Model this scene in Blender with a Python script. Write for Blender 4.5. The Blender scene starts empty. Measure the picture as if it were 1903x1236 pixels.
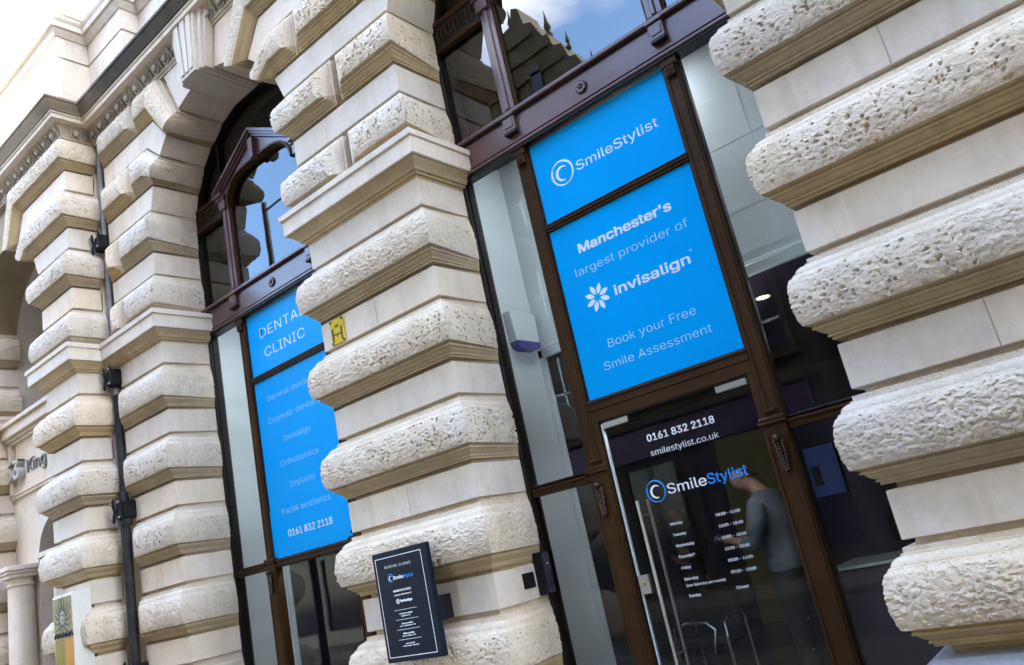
import bpy, math, random
import numpy as np
from mathutils import Vector, Matrix
R = math.radians
pi = math.pi
scene = bpy.context.scene
C = scene.collection

# ------------------------------------------------------------------ camera, sky, sun
CX, CY, CZ = 2.5816, -5.0910, 1.6
YAW, PITCH, ROLL, FPX = 0.6412, 0.2703, -0.2149, 1488.44
fwd = Vector((-math.sin(YAW)*math.cos(PITCH), math.cos(YAW)*math.cos(PITCH), math.sin(PITCH)))
r0 = Vector((math.cos(YAW), math.sin(YAW), 0)); u0 = r0.cross(fwd)
rt = math.cos(ROLL)*r0+math.sin(ROLL)*u0; up = -math.sin(ROLL)*r0+math.cos(ROLL)*u0
cam = bpy.data.cameras.new('camera'); cam_o = bpy.data.objects.new('camera', cam); C.objects.link(cam_o)
m = Matrix((rt, up, -fwd)).transposed().to_4x4(); m.translation = (CX, CY, CZ)
cam_o.matrix_world = m
cam.sensor_width = 36; cam.lens = 36*FPX/1903; cam.clip_start = .05; cam.clip_end = 2000
cam.dof.use_dof = True; cam.dof.focus_distance = 6.0; cam.dof.aperture_fstop = 2.4
scene.camera = cam_o

SUN = Vector((.55, -.60, .64)).normalized()
w = bpy.data.worlds.new('World'); scene.world = w; w.use_nodes = True
nt = w.node_tree; nt.nodes.clear(); L = nt.links
out = nt.nodes.new('ShaderNodeOutputWorld'); bg = nt.nodes.new('ShaderNodeBackground'); bg.inputs[1].default_value = .15
sky = nt.nodes.new('ShaderNodeTexSky'); sky.sky_type = 'NISHITA'; sky.sun_disc = False
sky.sun_elevation = math.asin(SUN.z); sky.sun_rotation = math.atan2(SUN.x, SUN.y)
sky.air_density = 1.0; sky.dust_density = .6; sky.ozone_density = 1.6
tc = nt.nodes.new('ShaderNodeTexCoord'); mp = nt.nodes.new('ShaderNodeMapping'); mp.inputs['Scale'].default_value = (2.2, 2.2, 4.0)
mp.inputs['Location'].default_value = (1.7, .6, .2)
no = nt.nodes.new('ShaderNodeTexNoise'); no.inputs['Scale'].default_value = 1.25; no.inputs['Detail'].default_value = 7; no.inputs['Roughness'].default_value = .56
cr = nt.nodes.new('ShaderNodeValToRGB'); cr.color_ramp.elements[0].position = .49; cr.color_ramp.elements[1].position = .74
mx = nt.nodes.new('ShaderNodeMix'); mx.data_type = 'RGBA'; mx.inputs['B'].default_value = (7.9, 7.6, 7.1, 1)
L.new(tc.outputs['Generated'], mp.inputs[0]); L.new(mp.outputs[0], no.inputs['Vector']); L.new(no.outputs[0], cr.inputs[0])
L.new(cr.outputs[0], mx.inputs['Factor']); hs = nt.nodes.new('ShaderNodeHueSaturation'); hs.inputs['Saturation'].default_value = 1.12; L.new(sky.outputs[0], hs.inputs['Color']); L.new(hs.outputs[0], mx.inputs['A']); L.new(mx.outputs['Result'], bg.inputs[0]); L.new(bg.outputs[0], out.inputs[0])

sun = bpy.data.lights.new('sun', 'SUN'); sun.energy = 5.0; sun.angle = R(.5); sun.color = (1, .95, .87)
sun_o = bpy.data.objects.new('sun', sun); C.objects.link(sun_o); sun_o.rotation_euler = SUN.to_track_quat('Z', 'Y').to_euler()
vs = scene.view_settings; vs.view_transform = 'Standard'; vs.look = 'None'; vs.gamma = 1; vs.exposure = 3.72
scene.cycles.max_bounces = 8; scene.cycles.diffuse_bounces = 5; scene.cycles.transparent_max_bounces = 12
scene.cycles.use_denoising = True

# ------------------------------------------------------------------ helpers
def nodes_mat(name, col, rough=.6, **kw):
    m = bpy.data.materials.new(name); m.use_nodes = True
    b = m.node_tree.nodes['Principled BSDF']
    b.inputs['Base Color'].default_value = (*col, 1); b.inputs['Roughness'].default_value = rough
    for k, v in kw.items(): b.inputs[k].default_value = v
    return m, m.node_tree, b
def var_mat(name, c1, c2, scale=3, rough=.6, bump=0, bscale=60, stretch=(1, 1, 1), lo=.35, hi=.65, **kw):
    m, t, b = nodes_mat(name, c1, rough, **kw)
    g = t.nodes.new('ShaderNodeNewGeometry'); mp = t.nodes.new('ShaderNodeMapping'); mp.inputs['Scale'].default_value = stretch
    n = t.nodes.new('ShaderNodeTexNoise'); n.inputs['Scale'].default_value = scale; n.inputs['Detail'].default_value = 6; n.inputs['Roughness'].default_value = .6
    r = t.nodes.new('ShaderNodeValToRGB'); r.color_ramp.elements[0].color = (*c1, 1); r.color_ramp.elements[1].color = (*c2, 1)
    r.color_ramp.elements[0].position = lo; r.color_ramp.elements[1].position = hi
    t.links.new(g.outputs['Position'], mp.inputs[0]); t.links.new(mp.outputs[0], n.inputs['Vector']); t.links.new(n.outputs[0], r.inputs[0]); t.links.new(r.outputs[0], b.inputs['Base Color'])
    if bump:
        n2 = t.nodes.new('ShaderNodeTexNoise'); n2.inputs['Scale'].default_value = bscale; n2.inputs['Detail'].default_value = 5
        bp = t.nodes.new('ShaderNodeBump'); bp.inputs['Strength'].default_value = bump; bp.inputs['Distance'].default_value = .01
        t.links.new(mp.outputs[0], n2.inputs['Vector']); t.links.new(n2.outputs[0], bp.inputs['Height']); t.links.new(bp.outputs[0], b.inputs['Normal'])
    return m
def stone_mat(name, base, warm, dirt, pit=.25, bump=.25, bscale=90, spots=.5, pits=False):
    m, t, b = nodes_mat(name, base, .82); b.inputs['Specular IOR Level'].default_value = .3
    N = t.nodes.new; K = t.links.new
    g = N('ShaderNodeNewGeometry')
    def noise(sc, det=5, ro=.6, vec=None, st=None):
        n = N('ShaderNodeTexNoise'); n.inputs['Scale'].default_value = sc; n.inputs['Detail'].default_value = det; n.inputs['Roughness'].default_value = ro
        if st:
            mp = N('ShaderNodeMapping'); mp.inputs['Scale'].default_value = st; K(g.outputs['Position'], mp.inputs[0]); K(mp.outputs[0], n.inputs['Vector'])
        else: K(g.outputs['Position'], n.inputs['Vector'])
        return n.outputs[0]
    def ramp(s, a, bb):
        r = N('ShaderNodeMapRange'); r.inputs[1].default_value = a; r.inputs[2].default_value = bb; K(s, r.inputs[0]); r.clamp = True; return r.outputs[0]
    def mix(f, a, bcol, k=1.0):
        x = N('ShaderNodeMix'); x.data_type = 'RGBA'
        mm = N('ShaderNodeMath'); mm.operation = 'MULTIPLY'; mm.inputs[1].default_value = k; K(f, mm.inputs[0]); K(mm.outputs[0], x.inputs['Factor'])
        if isinstance(a, tuple): x.inputs['A'].default_value = (*a, 1)
        else: K(a, x.inputs['A'])
        x.inputs['B'].default_value = (*bcol, 1); return x.outputs['Result']
    c = mix(ramp(noise(.9, 4), .38, .66), base, warm)
    c = mix(ramp(noise(3.1, 6, .7), .48, .74), c, dirt, .65)
    c = mix(ramp(noise(2.2, 6, .65, st=(3.2, 3.2, .35)), .50, .74), c, dirt, .6)       # rain streaks
    c = mix(ramp(noise(28, 3, .6), .45, .75), c, tuple(x*.8 for x in base), .45)
    oi = N('ShaderNodeObjectInfo'); hv = N('ShaderNodeHueSaturation'); r1 = N('ShaderNodeMapRange'); r1.inputs[3].default_value = .90; r1.inputs[4].default_value = 1.05
    r2 = N('ShaderNodeMapRange'); r2.inputs[3].default_value = .92; r2.inputs[4].default_value = 1.25; K(oi.outputs['Random'], r1.inputs[0]); K(oi.outputs['Random'], r2.inputs[0]); K(r1.outputs[0], hv.inputs['Value']); K(r2.outputs[0], hv.inputs['Saturation']); K(c, hv.inputs['Color']); c = hv.outputs[0]
    v = N('ShaderNodeTexVoronoi'); v.inputs['Scale'].default_value = 16; v.inputs['Randomness'].default_value = 1; K(g.outputs['Position'], v.inputs['Vector'])
    sp = ramp(v.outputs['Distance'], .085, .05)
    gate = ramp(noise(2.6, 2), .46, .60)
    mm = N('ShaderNodeMath'); mm.operation = 'MULTIPLY'; K(sp, mm.inputs[0]); K(gate, mm.inputs[1])
    c = mix(mm.outputs[0], c, tuple(x*.32 for x in base), spots)
    K(c, b.inputs['Base Color'])
    bp = N('ShaderNodeBump'); bp.inputs['Strength'].default_value = bump; bp.inputs['Distance'].default_value = .008
    K(noise(bscale, 6, .65), bp.inputs['Height'])
    bp2 = N('ShaderNodeBump'); bp2.inputs['Strength'].default_value = pit; bp2.inputs['Distance'].default_value = .02
    if pits:
        v2 = N('ShaderNodeTexVoronoi'); v2.inputs['Scale'].default_value = 42; K(g.outputs['Position'], v2.inputs['Vector'])
        pr = ramp(v2.outputs['Distance'], .12, .34); b3 = N('ShaderNodeBump'); b3.inputs['Strength'].default_value = .6; b3.inputs['Distance'].default_value = .008
        K(pr, b3.inputs['Height']); K(b3.outputs[0], bp2.inputs['Normal'])
    K(noise(11, 4), bp2.inputs['Height']); K(bp2.outputs[0], bp.inputs['Normal']); K(bp.outputs[0], b.inputs['Normal'])
    return m
MAT = {}
MAT['smooth'] = stone_mat('smooth_limestone', (.65, .58, .505), (.64, .535, .42), (.45, .38, .295), .10, .10)
MAT['rough'] = stone_mat('rock_faced_limestone', (.66, .575, .475), (.64, .53, .40), (.48, .385, .27), .25, .55, 70, .3, True)
MAT['patinashade'] = stone_mat('tan_stained_and_shaded_stone', (.49, .385, .25), (.41, .31, .19), (.29, .215, .135), .2, .3, 70, .3)  # tan stain and underside shade mixed into one darker stone colour
MAT['soot'] = stone_mat('soot_stained_stone', (.055, .047, .038), (.10, .08, .055), (.03, .026, .02), .2, .3)
def sootmix():
    m = MAT['soot']; t = m.node_tree; b = t.nodes['Principled BSDF']; src = b.inputs['Base Color'].links[0].from_socket
    g = t.nodes.new('ShaderNodeNewGeometry'); sx = t.nodes.new('ShaderNodeSeparateXYZ'); t.links.new(g.outputs['Position'], sx.inputs[0])
    n = t.nodes.new('ShaderNodeTexNoise'); n.inputs['Scale'].default_value = 2.3; n.inputs['Detail'].default_value = 5; t.links.new(g.outputs['Position'], n.inputs['Vector'])
    ma = t.nodes.new('ShaderNodeMath'); ma.operation = 'MULTIPLY_ADD'; ma.inputs[1].default_value = 2.2; t.links.new(n.outputs[0], ma.inputs[0]); t.links.new(sx.outputs[0], ma.inputs[2])
    r = t.nodes.new('ShaderNodeMapRange'); r.inputs[1].default_value = -5.9; r.inputs[2].default_value = -4.7; t.links.new(ma.outputs[0], r.inputs[0])
    x = t.nodes.new('ShaderNodeMix'); x.data_type = 'RGBA'; x.inputs['A'].default_value = (.27, .21, .145, 1); t.links.new(r.outputs[0], x.inputs['Factor']); t.links.new(src, x.inputs['B']); t.links.new(x.outputs['Result'], b.inputs['Base Color'])
sootmix()
MAT['corn'] = stone_mat('weathered_cornice_stone', (.48, .44, .38), (.40, .33, .25), (.20, .16, .12), .2, .3)
MAT['granite'] = stone_mat('grey_plinth_granite', (.30, .30, .31), (.36, .35, .34), (.2, .2, .2), .3, .4)
MAT['recess'] = stone_mat('recessed_joint_stone', (.34, .255, .16), (.30, .22, .13), (.22, .16, .10), .1, .2)  # groove stone browned like the soffits, stain and shade in one colour
MAT['frame'] = var_mat('dark_brown_gloss_paint', (.036, .016, .005), (.052, .024, .008), 2.2, .45, .10, 160, **{'Specular IOR Level': .12})
MAT['frameblack'] = var_mat('black_frame_paint', (.008, .006, .005), (.014, .010, .008), 3, .4, **{'Specular IOR Level': .25})
MAT['framesky'] = var_mat('frame_gloss_with_sky_tint', (.075, .034, .036), (.10, .046, .048), 1.6, .33, .08, 160, **{'Coat Weight': .5, 'Coat Roughness': .18})  # frame paint with the purplish sky reflection put into its base colour
MAT['blue'] = var_mat('blue_window_vinyl', (.0, .31, .74), (.0, .33, .78), .9, .22, **{'Specular IOR Level': .3, 'IOR': 1.2})
MAT['white'] = nodes_mat('white_vinyl_lettering', (.62, .76, .86), .4)[0]
MAT['whitepale'] = nodes_mat('pale_blue_vinyl_lettering', (.38, .70, .90), .4)[0]
MAT['whitefaint'] = nodes_mat('faint_blue_white_lettering', (.22, .56, .86), .4)[0]
MAT['whitepure'] = nodes_mat('white_lettering', (.85, .87, .9), .4)[0]
MAT['bluel'] = nodes_mat('blue_lettering', (.01, .26, .8), .4)[0]
MAT['wallin'] = var_mat('white_painted_interior', (.55, .62, .65), (.62, .68, .71), 1.2, .55)
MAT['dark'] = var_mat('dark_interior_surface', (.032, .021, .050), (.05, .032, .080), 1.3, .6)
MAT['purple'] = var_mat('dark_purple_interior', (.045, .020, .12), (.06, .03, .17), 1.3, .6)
MAT['olive'] = var_mat('olive_interior_panel', (.17, .15, .045), (.22, .19, .065), 1.3, .6)
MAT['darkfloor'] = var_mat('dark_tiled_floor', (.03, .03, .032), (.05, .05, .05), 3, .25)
MAT['steel'] = nodes_mat('brushed_steel', (.62, .62, .62), .28, Metallic=1.0)[0]
MAT['alu'] = nodes_mat('pale_aluminium', (.66, .74, .78), .4, Metallic=.3)[0]
MAT['numgrey'] = var_mat('grey_letter_metal', (.40, .375, .34), (.46, .43, .39), 6, .5)
MAT['brass'] = nodes_mat('worn_brass', (.42, .30, .14), .35, Metallic=1.0)[0]
MAT['bronze'] = nodes_mat('dark_gilt_casting', (.045, .024, .012), .3, Metallic=.3)[0]
MAT['navy'] = var_mat('navy_black_sign_enamel', (.004, .008, .016), (.006, .010, .020), 4, .45, **{'Specular IOR Level': .12})
MAT['black'] = var_mat('black_plastic', (.008, .008, .010), (.012, .012, .014), 9, .5, **{'Specular IOR Level': .12})
MAT['castiron'] = var_mat('grey_painted_cast_iron', (.012, .012, .013), (.03, .03, .03), 9, .6, .3, 60, **{'Specular IOR Level': .2})
MAT['leadgrey'] = var_mat('pale_grey_painted_iron', (.14, .14, .14), (.20, .20, .195), 6, .5, .2, 60)
MAT['yellow'] = var_mat('yellow_sign_enamel', (.50, .36, .01), (.58, .42, .02), 12, .35, **{'Specular IOR Level': .2, 'IOR': 1.18})
MAT['amber'] = var_mat('amber_banner_print', (.38, .155, .0), (.44, .19, .0), 3, .3, **{'Specular IOR Level': .2, 'IOR': 1.18})
MAT['ochre'] = var_mat('ochre_banner_print', (.15, .105, .003), (.19, .13, .006), 3, .3, **{'Specular IOR Level': .2, 'IOR': 1.18})
MAT['gold'] = var_mat('dull_gold_print', (.20, .15, .055), (.26, .20, .08), 20, .4, **{'Specular IOR Level': .2, 'IOR': 1.18})
MAT['charcoal'] = var_mat('charcoal_print', (.03, .03, .04), (.05, .05, .06), 20, .4, **{'Specular IOR Level': .2, 'IOR': 1.18})
MAT['cream'] = var_mat('cream_box_side', (.66, .62, .56), (.60, .56, .5), 5, .5)
MAT['skin'] = nodes_mat('skin', (.26, .145, .10), .5)[0]
MAT['hair'] = var_mat('dark_brown_hair', (.016, .010, .008), (.03, .018, .012), 60, .5)
MAT['shirt'] = var_mat('pale_blue_shirt', (.055, .066, .082), (.085, .10, .12), 8, .8, .3, 14)
MAT['trousers'] = var_mat('black_cloth', (.012, .012, .014), (.02, .02, .022), 20, .8)
MAT['asphalt'] = var_mat('worn_asphalt', (.045, .04, .034), (.06, .053, .045), 2, .85, .3, 120)
MAT['paving'] = None
MAT['olivestone'] = stone_mat('dark_weathered_sandstone', (.075, .065, .032), (.055, .048, .025), (.03, .027, .018), .3, .3)
MAT['oppstone'] = stone_mat('pale_portland_stone', (.34, .30, .24), (.36, .31, .23), (.22, .18, .13), .3, .3)
MAT['slate'] = var_mat('grey_slate_roof', (.06, .065, .07), (.09, .09, .095), 5, .6)
MAT['oppglass'] = nodes_mat('dark_window_glass', (.02, .025, .03), .08)[0]
MAT['shopsign'] = nodes_mat('dark_purple_fascia_paint', (.05, .02, .07), .4)[0]
def paving():
    m, t, b = nodes_mat('sandstone_paving', (.34, .32, .29), .8)
    g = t.nodes.new('ShaderNodeNewGeometry'); br = t.nodes.new('ShaderNodeTexBrick'); br.inputs['Scale'].default_value = 1.0
    br.inputs['Color1'].default_value = (.15, .118, .085, 1); br.inputs['Color2'].default_value = (.12, .098, .072, 1); br.inputs['Mortar'].default_value = (.05, .04, .03, 1)
    br.inputs['Brick Width'].default_value = .75; br.inputs['Row Height'].default_value = .45; br.inputs['Mortar Size'].default_value = .008
    t.links.new(g.outputs['Position'], br.inputs['Vector']); t.links.new(br.outputs['Color'], b.inputs['Base Color'])
    return m
MAT['paving'] = paving()
def glass(name, refl, tint=(1, 1, 1), f=None):
    m = bpy.data.materials.new(name); m.use_nodes = True; t = m.node_tree; t.nodes.clear()
    o = t.nodes.new('ShaderNodeOutputMaterial'); mix = t.nodes.new('ShaderNodeMixShader')
    tr = t.nodes.new('ShaderNodeBsdfTransparent'); tr.inputs[0].default_value = (*tint, 1)
    gl = t.nodes.new('ShaderNodeBsdfGlossy'); gl.inputs['Roughness'].default_value = .0; gl.inputs[0].default_value = (1, 1, 1, 1)
    # slight waviness of the sheet bends the mirror image as old glass does
    g = t.nodes.new('ShaderNodeNewGeometry'); n = t.nodes.new('ShaderNodeTexNoise'); n.inputs['Scale'].default_value = 2.4; n.inputs['Detail'].default_value = 1
    bp = t.nodes.new('ShaderNodeBump'); bp.inputs['Strength'].default_value = .05; bp.inputs['Distance'].default_value = .006
    t.links.new(g.outputs['Position'], n.inputs['Vector']); t.links.new(n.outputs[0], bp.inputs['Height']); t.links.new(bp.outputs[0], gl.inputs['Normal'])
    fr = t.nodes.new('ShaderNodeFresnel'); fr.inputs[0].default_value = 1.5
    mr = t.nodes.new('ShaderNodeMapRange'); mr.inputs[1].default_value = .04; mr.inputs[2].default_value = 1; mr.inputs[3].default_value = refl; mr.inputs[4].default_value = 1
    t.links.new(fr.outputs[0], mr.inputs[0]); t.links.new(mr.outputs[0], mix.inputs[0]); t.links.new(tr.outputs[0], mix.inputs[1]); t.links.new(gl.outputs[0], mix.inputs[2]); t.links.new(mix.outputs[0], o.inputs[0])
    return m
MAT['glass'] = glass('clear_shop_glass', .05, (.95, .97, .98))
MAT['glassdoor'] = glass('clear_door_glass', .04, (.95, .97, .97))
MAT['mirror'] = glass('reflective_upper_glass', .09, (.45, .62, .62))
def emis(name, col, s):
    m = bpy.data.materials.new(name); m.use_nodes = True; b = m.node_tree.nodes['Principled BSDF']
    b.inputs['Base Color'].default_value = (*col, 1); b.inputs['Emission Color'].default_value = (*col, 1); b.inputs['Emission Strength'].default_value = s; return m
MAT['lamp'] = emis('warm_downlight_glow', (1, .80, .45), 1.6)
MAT['lobbyfill'] = emis('added_fill_panel_glow', (.90, .96, 1), 2.2)  # glow of the added fill panels
MAT['tube'] = emis('added_fill_tube_glow', (.88, .95, 1), 6.0)  # glow of the added fill tubes
MAT['screen'] = emis('lit_blue_screen', (.02, .05, .22), .006)
MAT['alarmblue'] = nodes_mat('navy_blue_alarm_lens', (.01, .02, .25), .25)[0]

class MB:
    def __init__(s): s.v = []; s.f = []; s.m = []; s.mats = []; s.n = 0
    def mi(s, mat):
        if mat not in s.mats: s.mats.append(mat)
        return s.mats.index(mat)
    def add(s, verts, faces, mat):
        k = s.mi(mat); s.v.append(np.asarray(verts, float).reshape(-1, 3))
        for f in faces: s.f.append([i+s.n for i in f])
        s.m += [k]*len(faces); s.n += len(s.v[-1])
    def grid(s, P, mat, flip=False):
        a, b = P.shape[:2]; I = np.arange(a*b).reshape(a, b)
        q = np.stack([I[:-1, :-1], I[:-1, 1:], I[1:, 1:], I[1:, :-1]], -1).reshape(-1, 4)
        if flip: q = q[:, ::-1]
        s.add(P.reshape(-1, 3), q.tolist(), mat)
    def box(s, x0, x1, y0, y1, z0, z1, mat, bev=0):
        if x0 > x1: x0, x1 = x1, x0
        if y0 > y1: y0, y1 = y1, y0
        b = min(bev, (x1-x0)/3, (y1-y0)/3, (z1-z0)/3)
        if b <= 0:
            v = [(x, y, z) for x in (x0, x1) for y in (y0, y1) for z in (z0, z1)]
            s.add(v, [(0, 1, 3, 2), (4, 6, 7, 5), (0, 4, 5, 1), (2, 3, 7, 6), (0, 2, 6, 4), (1, 5, 7, 3)], mat); return
        # chamfered box: 24 verts
        X = (x0, x1); Y = (y0, y1); Z = (z0, z1); v = []; idx = {}
        for i in (0, 1):
            for j in (0, 1):
                for k in (0, 1):
                    sx = b if i == 0 else -b; sy = b if j == 0 else -b; sz = b if k == 0 else -b
                    idx[i, j, k] = len(v); v += [(X[i], Y[j]+sy, Z[k]+sz), (X[i]+sx, Y[j], Z[k]+sz), (X[i]+sx, Y[j]+sy, Z[k])]
        f = []
        def q(a): f.append(a)
        for i in (0, 1): q([idx[i, 0, 0], idx[i, 1, 0], idx[i, 1, 1], idx[i, 0, 1]][::(1 if i else -1)])
        for j in (0, 1): q([idx[0, j, 0]+1, idx[1, j, 0]+1, idx[1, j, 1]+1, idx[0, j, 1]+1][::(-1 if j else 1)])
        for k in (0, 1): q([idx[0, 0, k]+2, idx[1, 0, k]+2, idx[1, 1, k]+2, idx[0, 1, k]+2][::(1 if k else -1)])
        for j in (0, 1):
            for k in (0, 1): q([idx[0, j, k]+1, idx[1, j, k]+1, idx[1, j, k]+2, idx[0, j, k]+2])
        for i in (0, 1):
            for k in (0, 1): q([idx[i, 0, k], idx[i, 1, k], idx[i, 1, k]+2, idx[i, 0, k]+2])
        for i in (0, 1):
            for j in (0, 1): q([idx[i, j, 0], idx[i, j, 1], idx[i, j, 1]+1, idx[i, j, 0]+1])
        for t in idx.values(): q([t, t+1, t+2])
        s.add(v, f, mat)
    def prism(s, poly, y0, y1, mat):              # polygon in xz extruded along y
        n = len(poly); v = [(x, y0, z) for x, z in poly]+[(x, y1, z) for x, z in poly]
        f = [list(range(n)), list(range(2*n-1, n-1, -1))]+[[i, (i+1) % n, n+(i+1) % n, n+i][::-1] for i in range(n)]
        s.add(v, f, mat)
    def sheet(s, poly, y, mat): s.add([(x, y, z) for x, z in poly], [list(range(len(poly)))], mat)
    def tube(s, pts, r, mat, n=10, caps=True):
        pts = [Vector(p) for p in pts]; rings = []
        for i, p in enumerate(pts):
            d = (pts[min(i+1, len(pts)-1)]-pts[max(i-1, 0)]).normalized()
            a = Vector((0, 0, 1)) if abs(d.z) < .9 else Vector((1, 0, 0))
            u = d.cross(a).normalized(); vv = d.cross(u); rr = r[i] if isinstance(r, (list, tuple)) else r
            rings.append([p+rr*(math.cos(t)*u+math.sin(t)*vv) for t in [2*pi*k/n for k in range(n)]])
        V = [c for ring in rings for c in ring]
        F = [[i*n+k, i*n+(k+1) % n, (i+1)*n+(k+1) % n, (i+1)*n+k] for i in range(len(pts)-1) for k in range(n)]
        if caps: F += [list(range(n))[::-1], [(len(pts)-1)*n+k for k in range(n)]]
        s.add([tuple(c) for c in V], F, mat)
    def lathe(s, prof, c, mat, n=28):             # prof: (r, z)
        V = [(c[0]+r*math.cos(2*pi*k/n), c[1]+r*math.sin(2*pi*k/n), c[2]+z) for r, z in prof for k in range(n)]
        F = [[i*n+k, i*n+(k+1) % n, (i+1)*n+(k+1) % n, (i+1)*n+k] for i in range(len(prof)-1) for k in range(n)]
        s.add(V, F, mat)
    def ellipsoid(s, c, r, mat, n=12, mm=8):
        V = []; F = []
        for i in range(mm+1):
            th = pi*i/mm
            for k in range(n):
                ph = 2*pi*k/n; V.append((c[0]+r[0]*math.sin(th)*math.cos(ph), c[1]+r[1]*math.sin(th)*math.sin(ph), c[2]+r[2]*math.cos(th)))
        for i in range(mm):
            for k in range(n): F.append([i*n+k, i*n+(k+1) % n, (i+1)*n+(k+1) % n, (i+1)*n+k][::-1])
        s.add(V, F, mat)
    def build(s, name, parent=None, angle=32, smooth=True):
        me = bpy.data.meshes.new(name); V = np.concatenate(s.v)
        me.from_pydata(V.tolist(), [], s.f); me.update()
        for mt in s.mats: me.materials.append(MAT[mt] if isinstance(mt, str) else mt)
        me.polygons.foreach_set('material_index', s.m)
        if smooth:
            me.polygons.foreach_set('use_smooth', [True]*len(me.polygons)); me.set_sharp_from_angle(angle=R(angle))
        o = bpy.data.objects.new(name, me); C.objects.link(o)
        if parent: o.parent = parent
        return o
def tag(o, label=None, cat=None, group=None, kind=None):
    if label: o['label'] = label
    if cat: o['category'] = cat
    if group: o['group'] = group
    if kind: o['kind'] = kind
    return o
def empty(name, loc=(0, 0, 0)):
    o = bpy.data.objects.new(name, None); C.objects.link(o); o.location = loc; o.empty_display_size = .2; return o
def under(root, *objs):                       # parent world-space meshes to an Empty that has a location
    for o in objs:
        o.parent = root; o.matrix_parent_inverse = Matrix.Translation(root.location).inverted()
    return objs[0]

# ---- text: the grotesque face bundled with Blender, else Blender's built-in one
FONT = None
try:
    import os
    _p = os.path.join(bpy.utils.system_resource('DATAFILES', path='fonts'), 'Inter.woff2')
    if os.path.exists(_p): FONT = bpy.data.fonts.load(_p)
except Exception: FONT = None
def text(mb, s, x0, x1, z, cap, y, mat, weight=0.0, align='fit', ex=.0008):
    cu = bpy.data.curves.new('t', 'FONT'); cu.body = s; cu.size = 1; cu.resolution_u = 3
    if FONT: cu.font = FONT
    if weight < 0: cu.offset = weight
    cu.extrude = .002
    ob = bpy.data.objects.new('t', cu); C.objects.link(ob); dg = bpy.context.evaluated_depsgraph_get(); dg.update()
    me = bpy.data.meshes.new_from_object(ob.evaluated_get(dg)); bpy.data.objects.remove(ob)
    V = np.empty(len(me.vertices)*3); me.vertices.foreach_get('co', V); V = V.reshape(-1, 3)
    F = [list(p.vertices) for p in me.polygons]; bpy.data.meshes.remove(me); bpy.data.curves.remove(cu)
    sz = cap/.729; w0, w1 = V[:, 0].min(), V[:, 0].max()
    if align == 'fit': sx = (x1-x0)/(w1-w0); xx = x0+(V[:, 0]-w0)*sx
    elif align == 'left': sx = sz; xx = x0+(V[:, 0]-w0)*sx
    else: sx = sz*.92; xx = x0+(V[:, 0]-(w0+w1)/2)*sx
    base = np.stack([xx, y+(-V[:, 2])*(ex/.002), z+V[:, 1]*sz], -1)
    shifts = [(0, 0)]
    if weight > 0: d = weight*sz; shifts = [(-d, -d*.6), (d, -d*.6), (d, d*.6), (-d, d*.6), (0, 0), (-d, 0), (d, 0)]
    for q, (a_, b_) in enumerate(shifts): mb.add(base+np.array([a_, -.00012*q, b_]), F, mat)
def crescent(mb, cx, cz, ro, ri, off, ang, y, mat, a0=0, a1=2*pi, n=40, sx=1.0):
    P = []
    for i in range(n+1):
        a = a0+(a1-a0)*i/n
        t = .5-.5*math.cos(a-ang)               # 0 at ang, 1 opposite
        rin = ri+(ro-ri)*(1-t)*off
        P.append(((cx+sx*ro*math.cos(a), y, cz+ro*math.sin(a)), (cx+sx*rin*math.cos(a), y, cz+rin*math.sin(a))))
    V = [p for q in P for p in q]
    mb.add(V, [[2*i, 2*i+2, 2*i+3, 2*i+1][::-1] for i in range(n)], mat)
def swirl(mb, cx, cz, r, y, m1, m2):
    crescent(mb, cx, cz, r, r*.84, .96, R(215), y, m1, R(-60), R(200))
    crescent(mb, cx+r*.03, cz, r*.97, r*.84, .96, R(20), y-.0006, m1, R(150), R(395))
    crescent(mb, cx, cz-r*.03, r*.58, r*.34, .98, R(-10), y-.0006, m2, R(45), R(290))
def flower(mb, cx, cz, r, y, mat):
    for k in range(8):
        a = R(45*k+22); c, s_ = math.cos(a), math.sin(a); P = []
        for i in range(9):
            t = i/8; P.append((.22*r+.78*r*t, .17*r*math.sin(pi*t)**.8))
        pts = P+[(u, -v) for u, v in P[-2:0:-1]]
        mb.add([(cx+u*c-v*s_, y, cz+u*s_+v*c) for u, v in pts], [list(range(len(pts)))], mat)

# ---- numpy noise for the rock-faced stone
def h3(i, j, k, s=0):
    n = (i*374761393+j*668265263+k*2147483647+s*1274126177) & 0xffffffff
    n = ((n ^ (n >> 13))*1274126177) & 0xffffffff; n = ((n ^ (n >> 16))*2246822519) & 0xffffffff
    return ((n ^ (n >> 15)) & 0xffffff)/16777215.
def vnoise(P, s=0):
    I = np.floor(P).astype(np.int64); F = P-I; F = F*F*(3-2*F); o = 0
    for a in (0, 1):
        for b in (0, 1):
            for c in (0, 1):
                wgt = (F[:, 0] if a else 1-F[:, 0])*(F[:, 1] if b else 1-F[:, 1])*(F[:, 2] if c else 1-F[:, 2])
                o = o+wgt*h3(I[:, 0]+a, I[:, 1]+b, I[:, 2]+c, s)
    return o
def worley(P, s=0):
    I = np.floor(P).astype(np.int64); F = P-I; d = np.full(len(P), 9.); hh = np.zeros(len(P))
    for a in (-1, 0, 1):
        for b in (-1, 0, 1):
            for c in (-1, 0, 1):
                i, j, k = I[:, 0]+a, I[:, 1]+b, I[:, 2]+c
                q = (a+.15+.7*h3(i, j, k, s)-F[:, 0])**2+(b+.15+.7*h3(i, j, k, s+1)-F[:, 1])**2+(c+.15+.7*h3(i, j, k, s+2)-F[:, 2])**2
                nw = q < d; d = np.where(nw, q, d); hh = np.where(nw, h3(i, j, k, s+3), hh)
    return np.sqrt(d), hh
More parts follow.
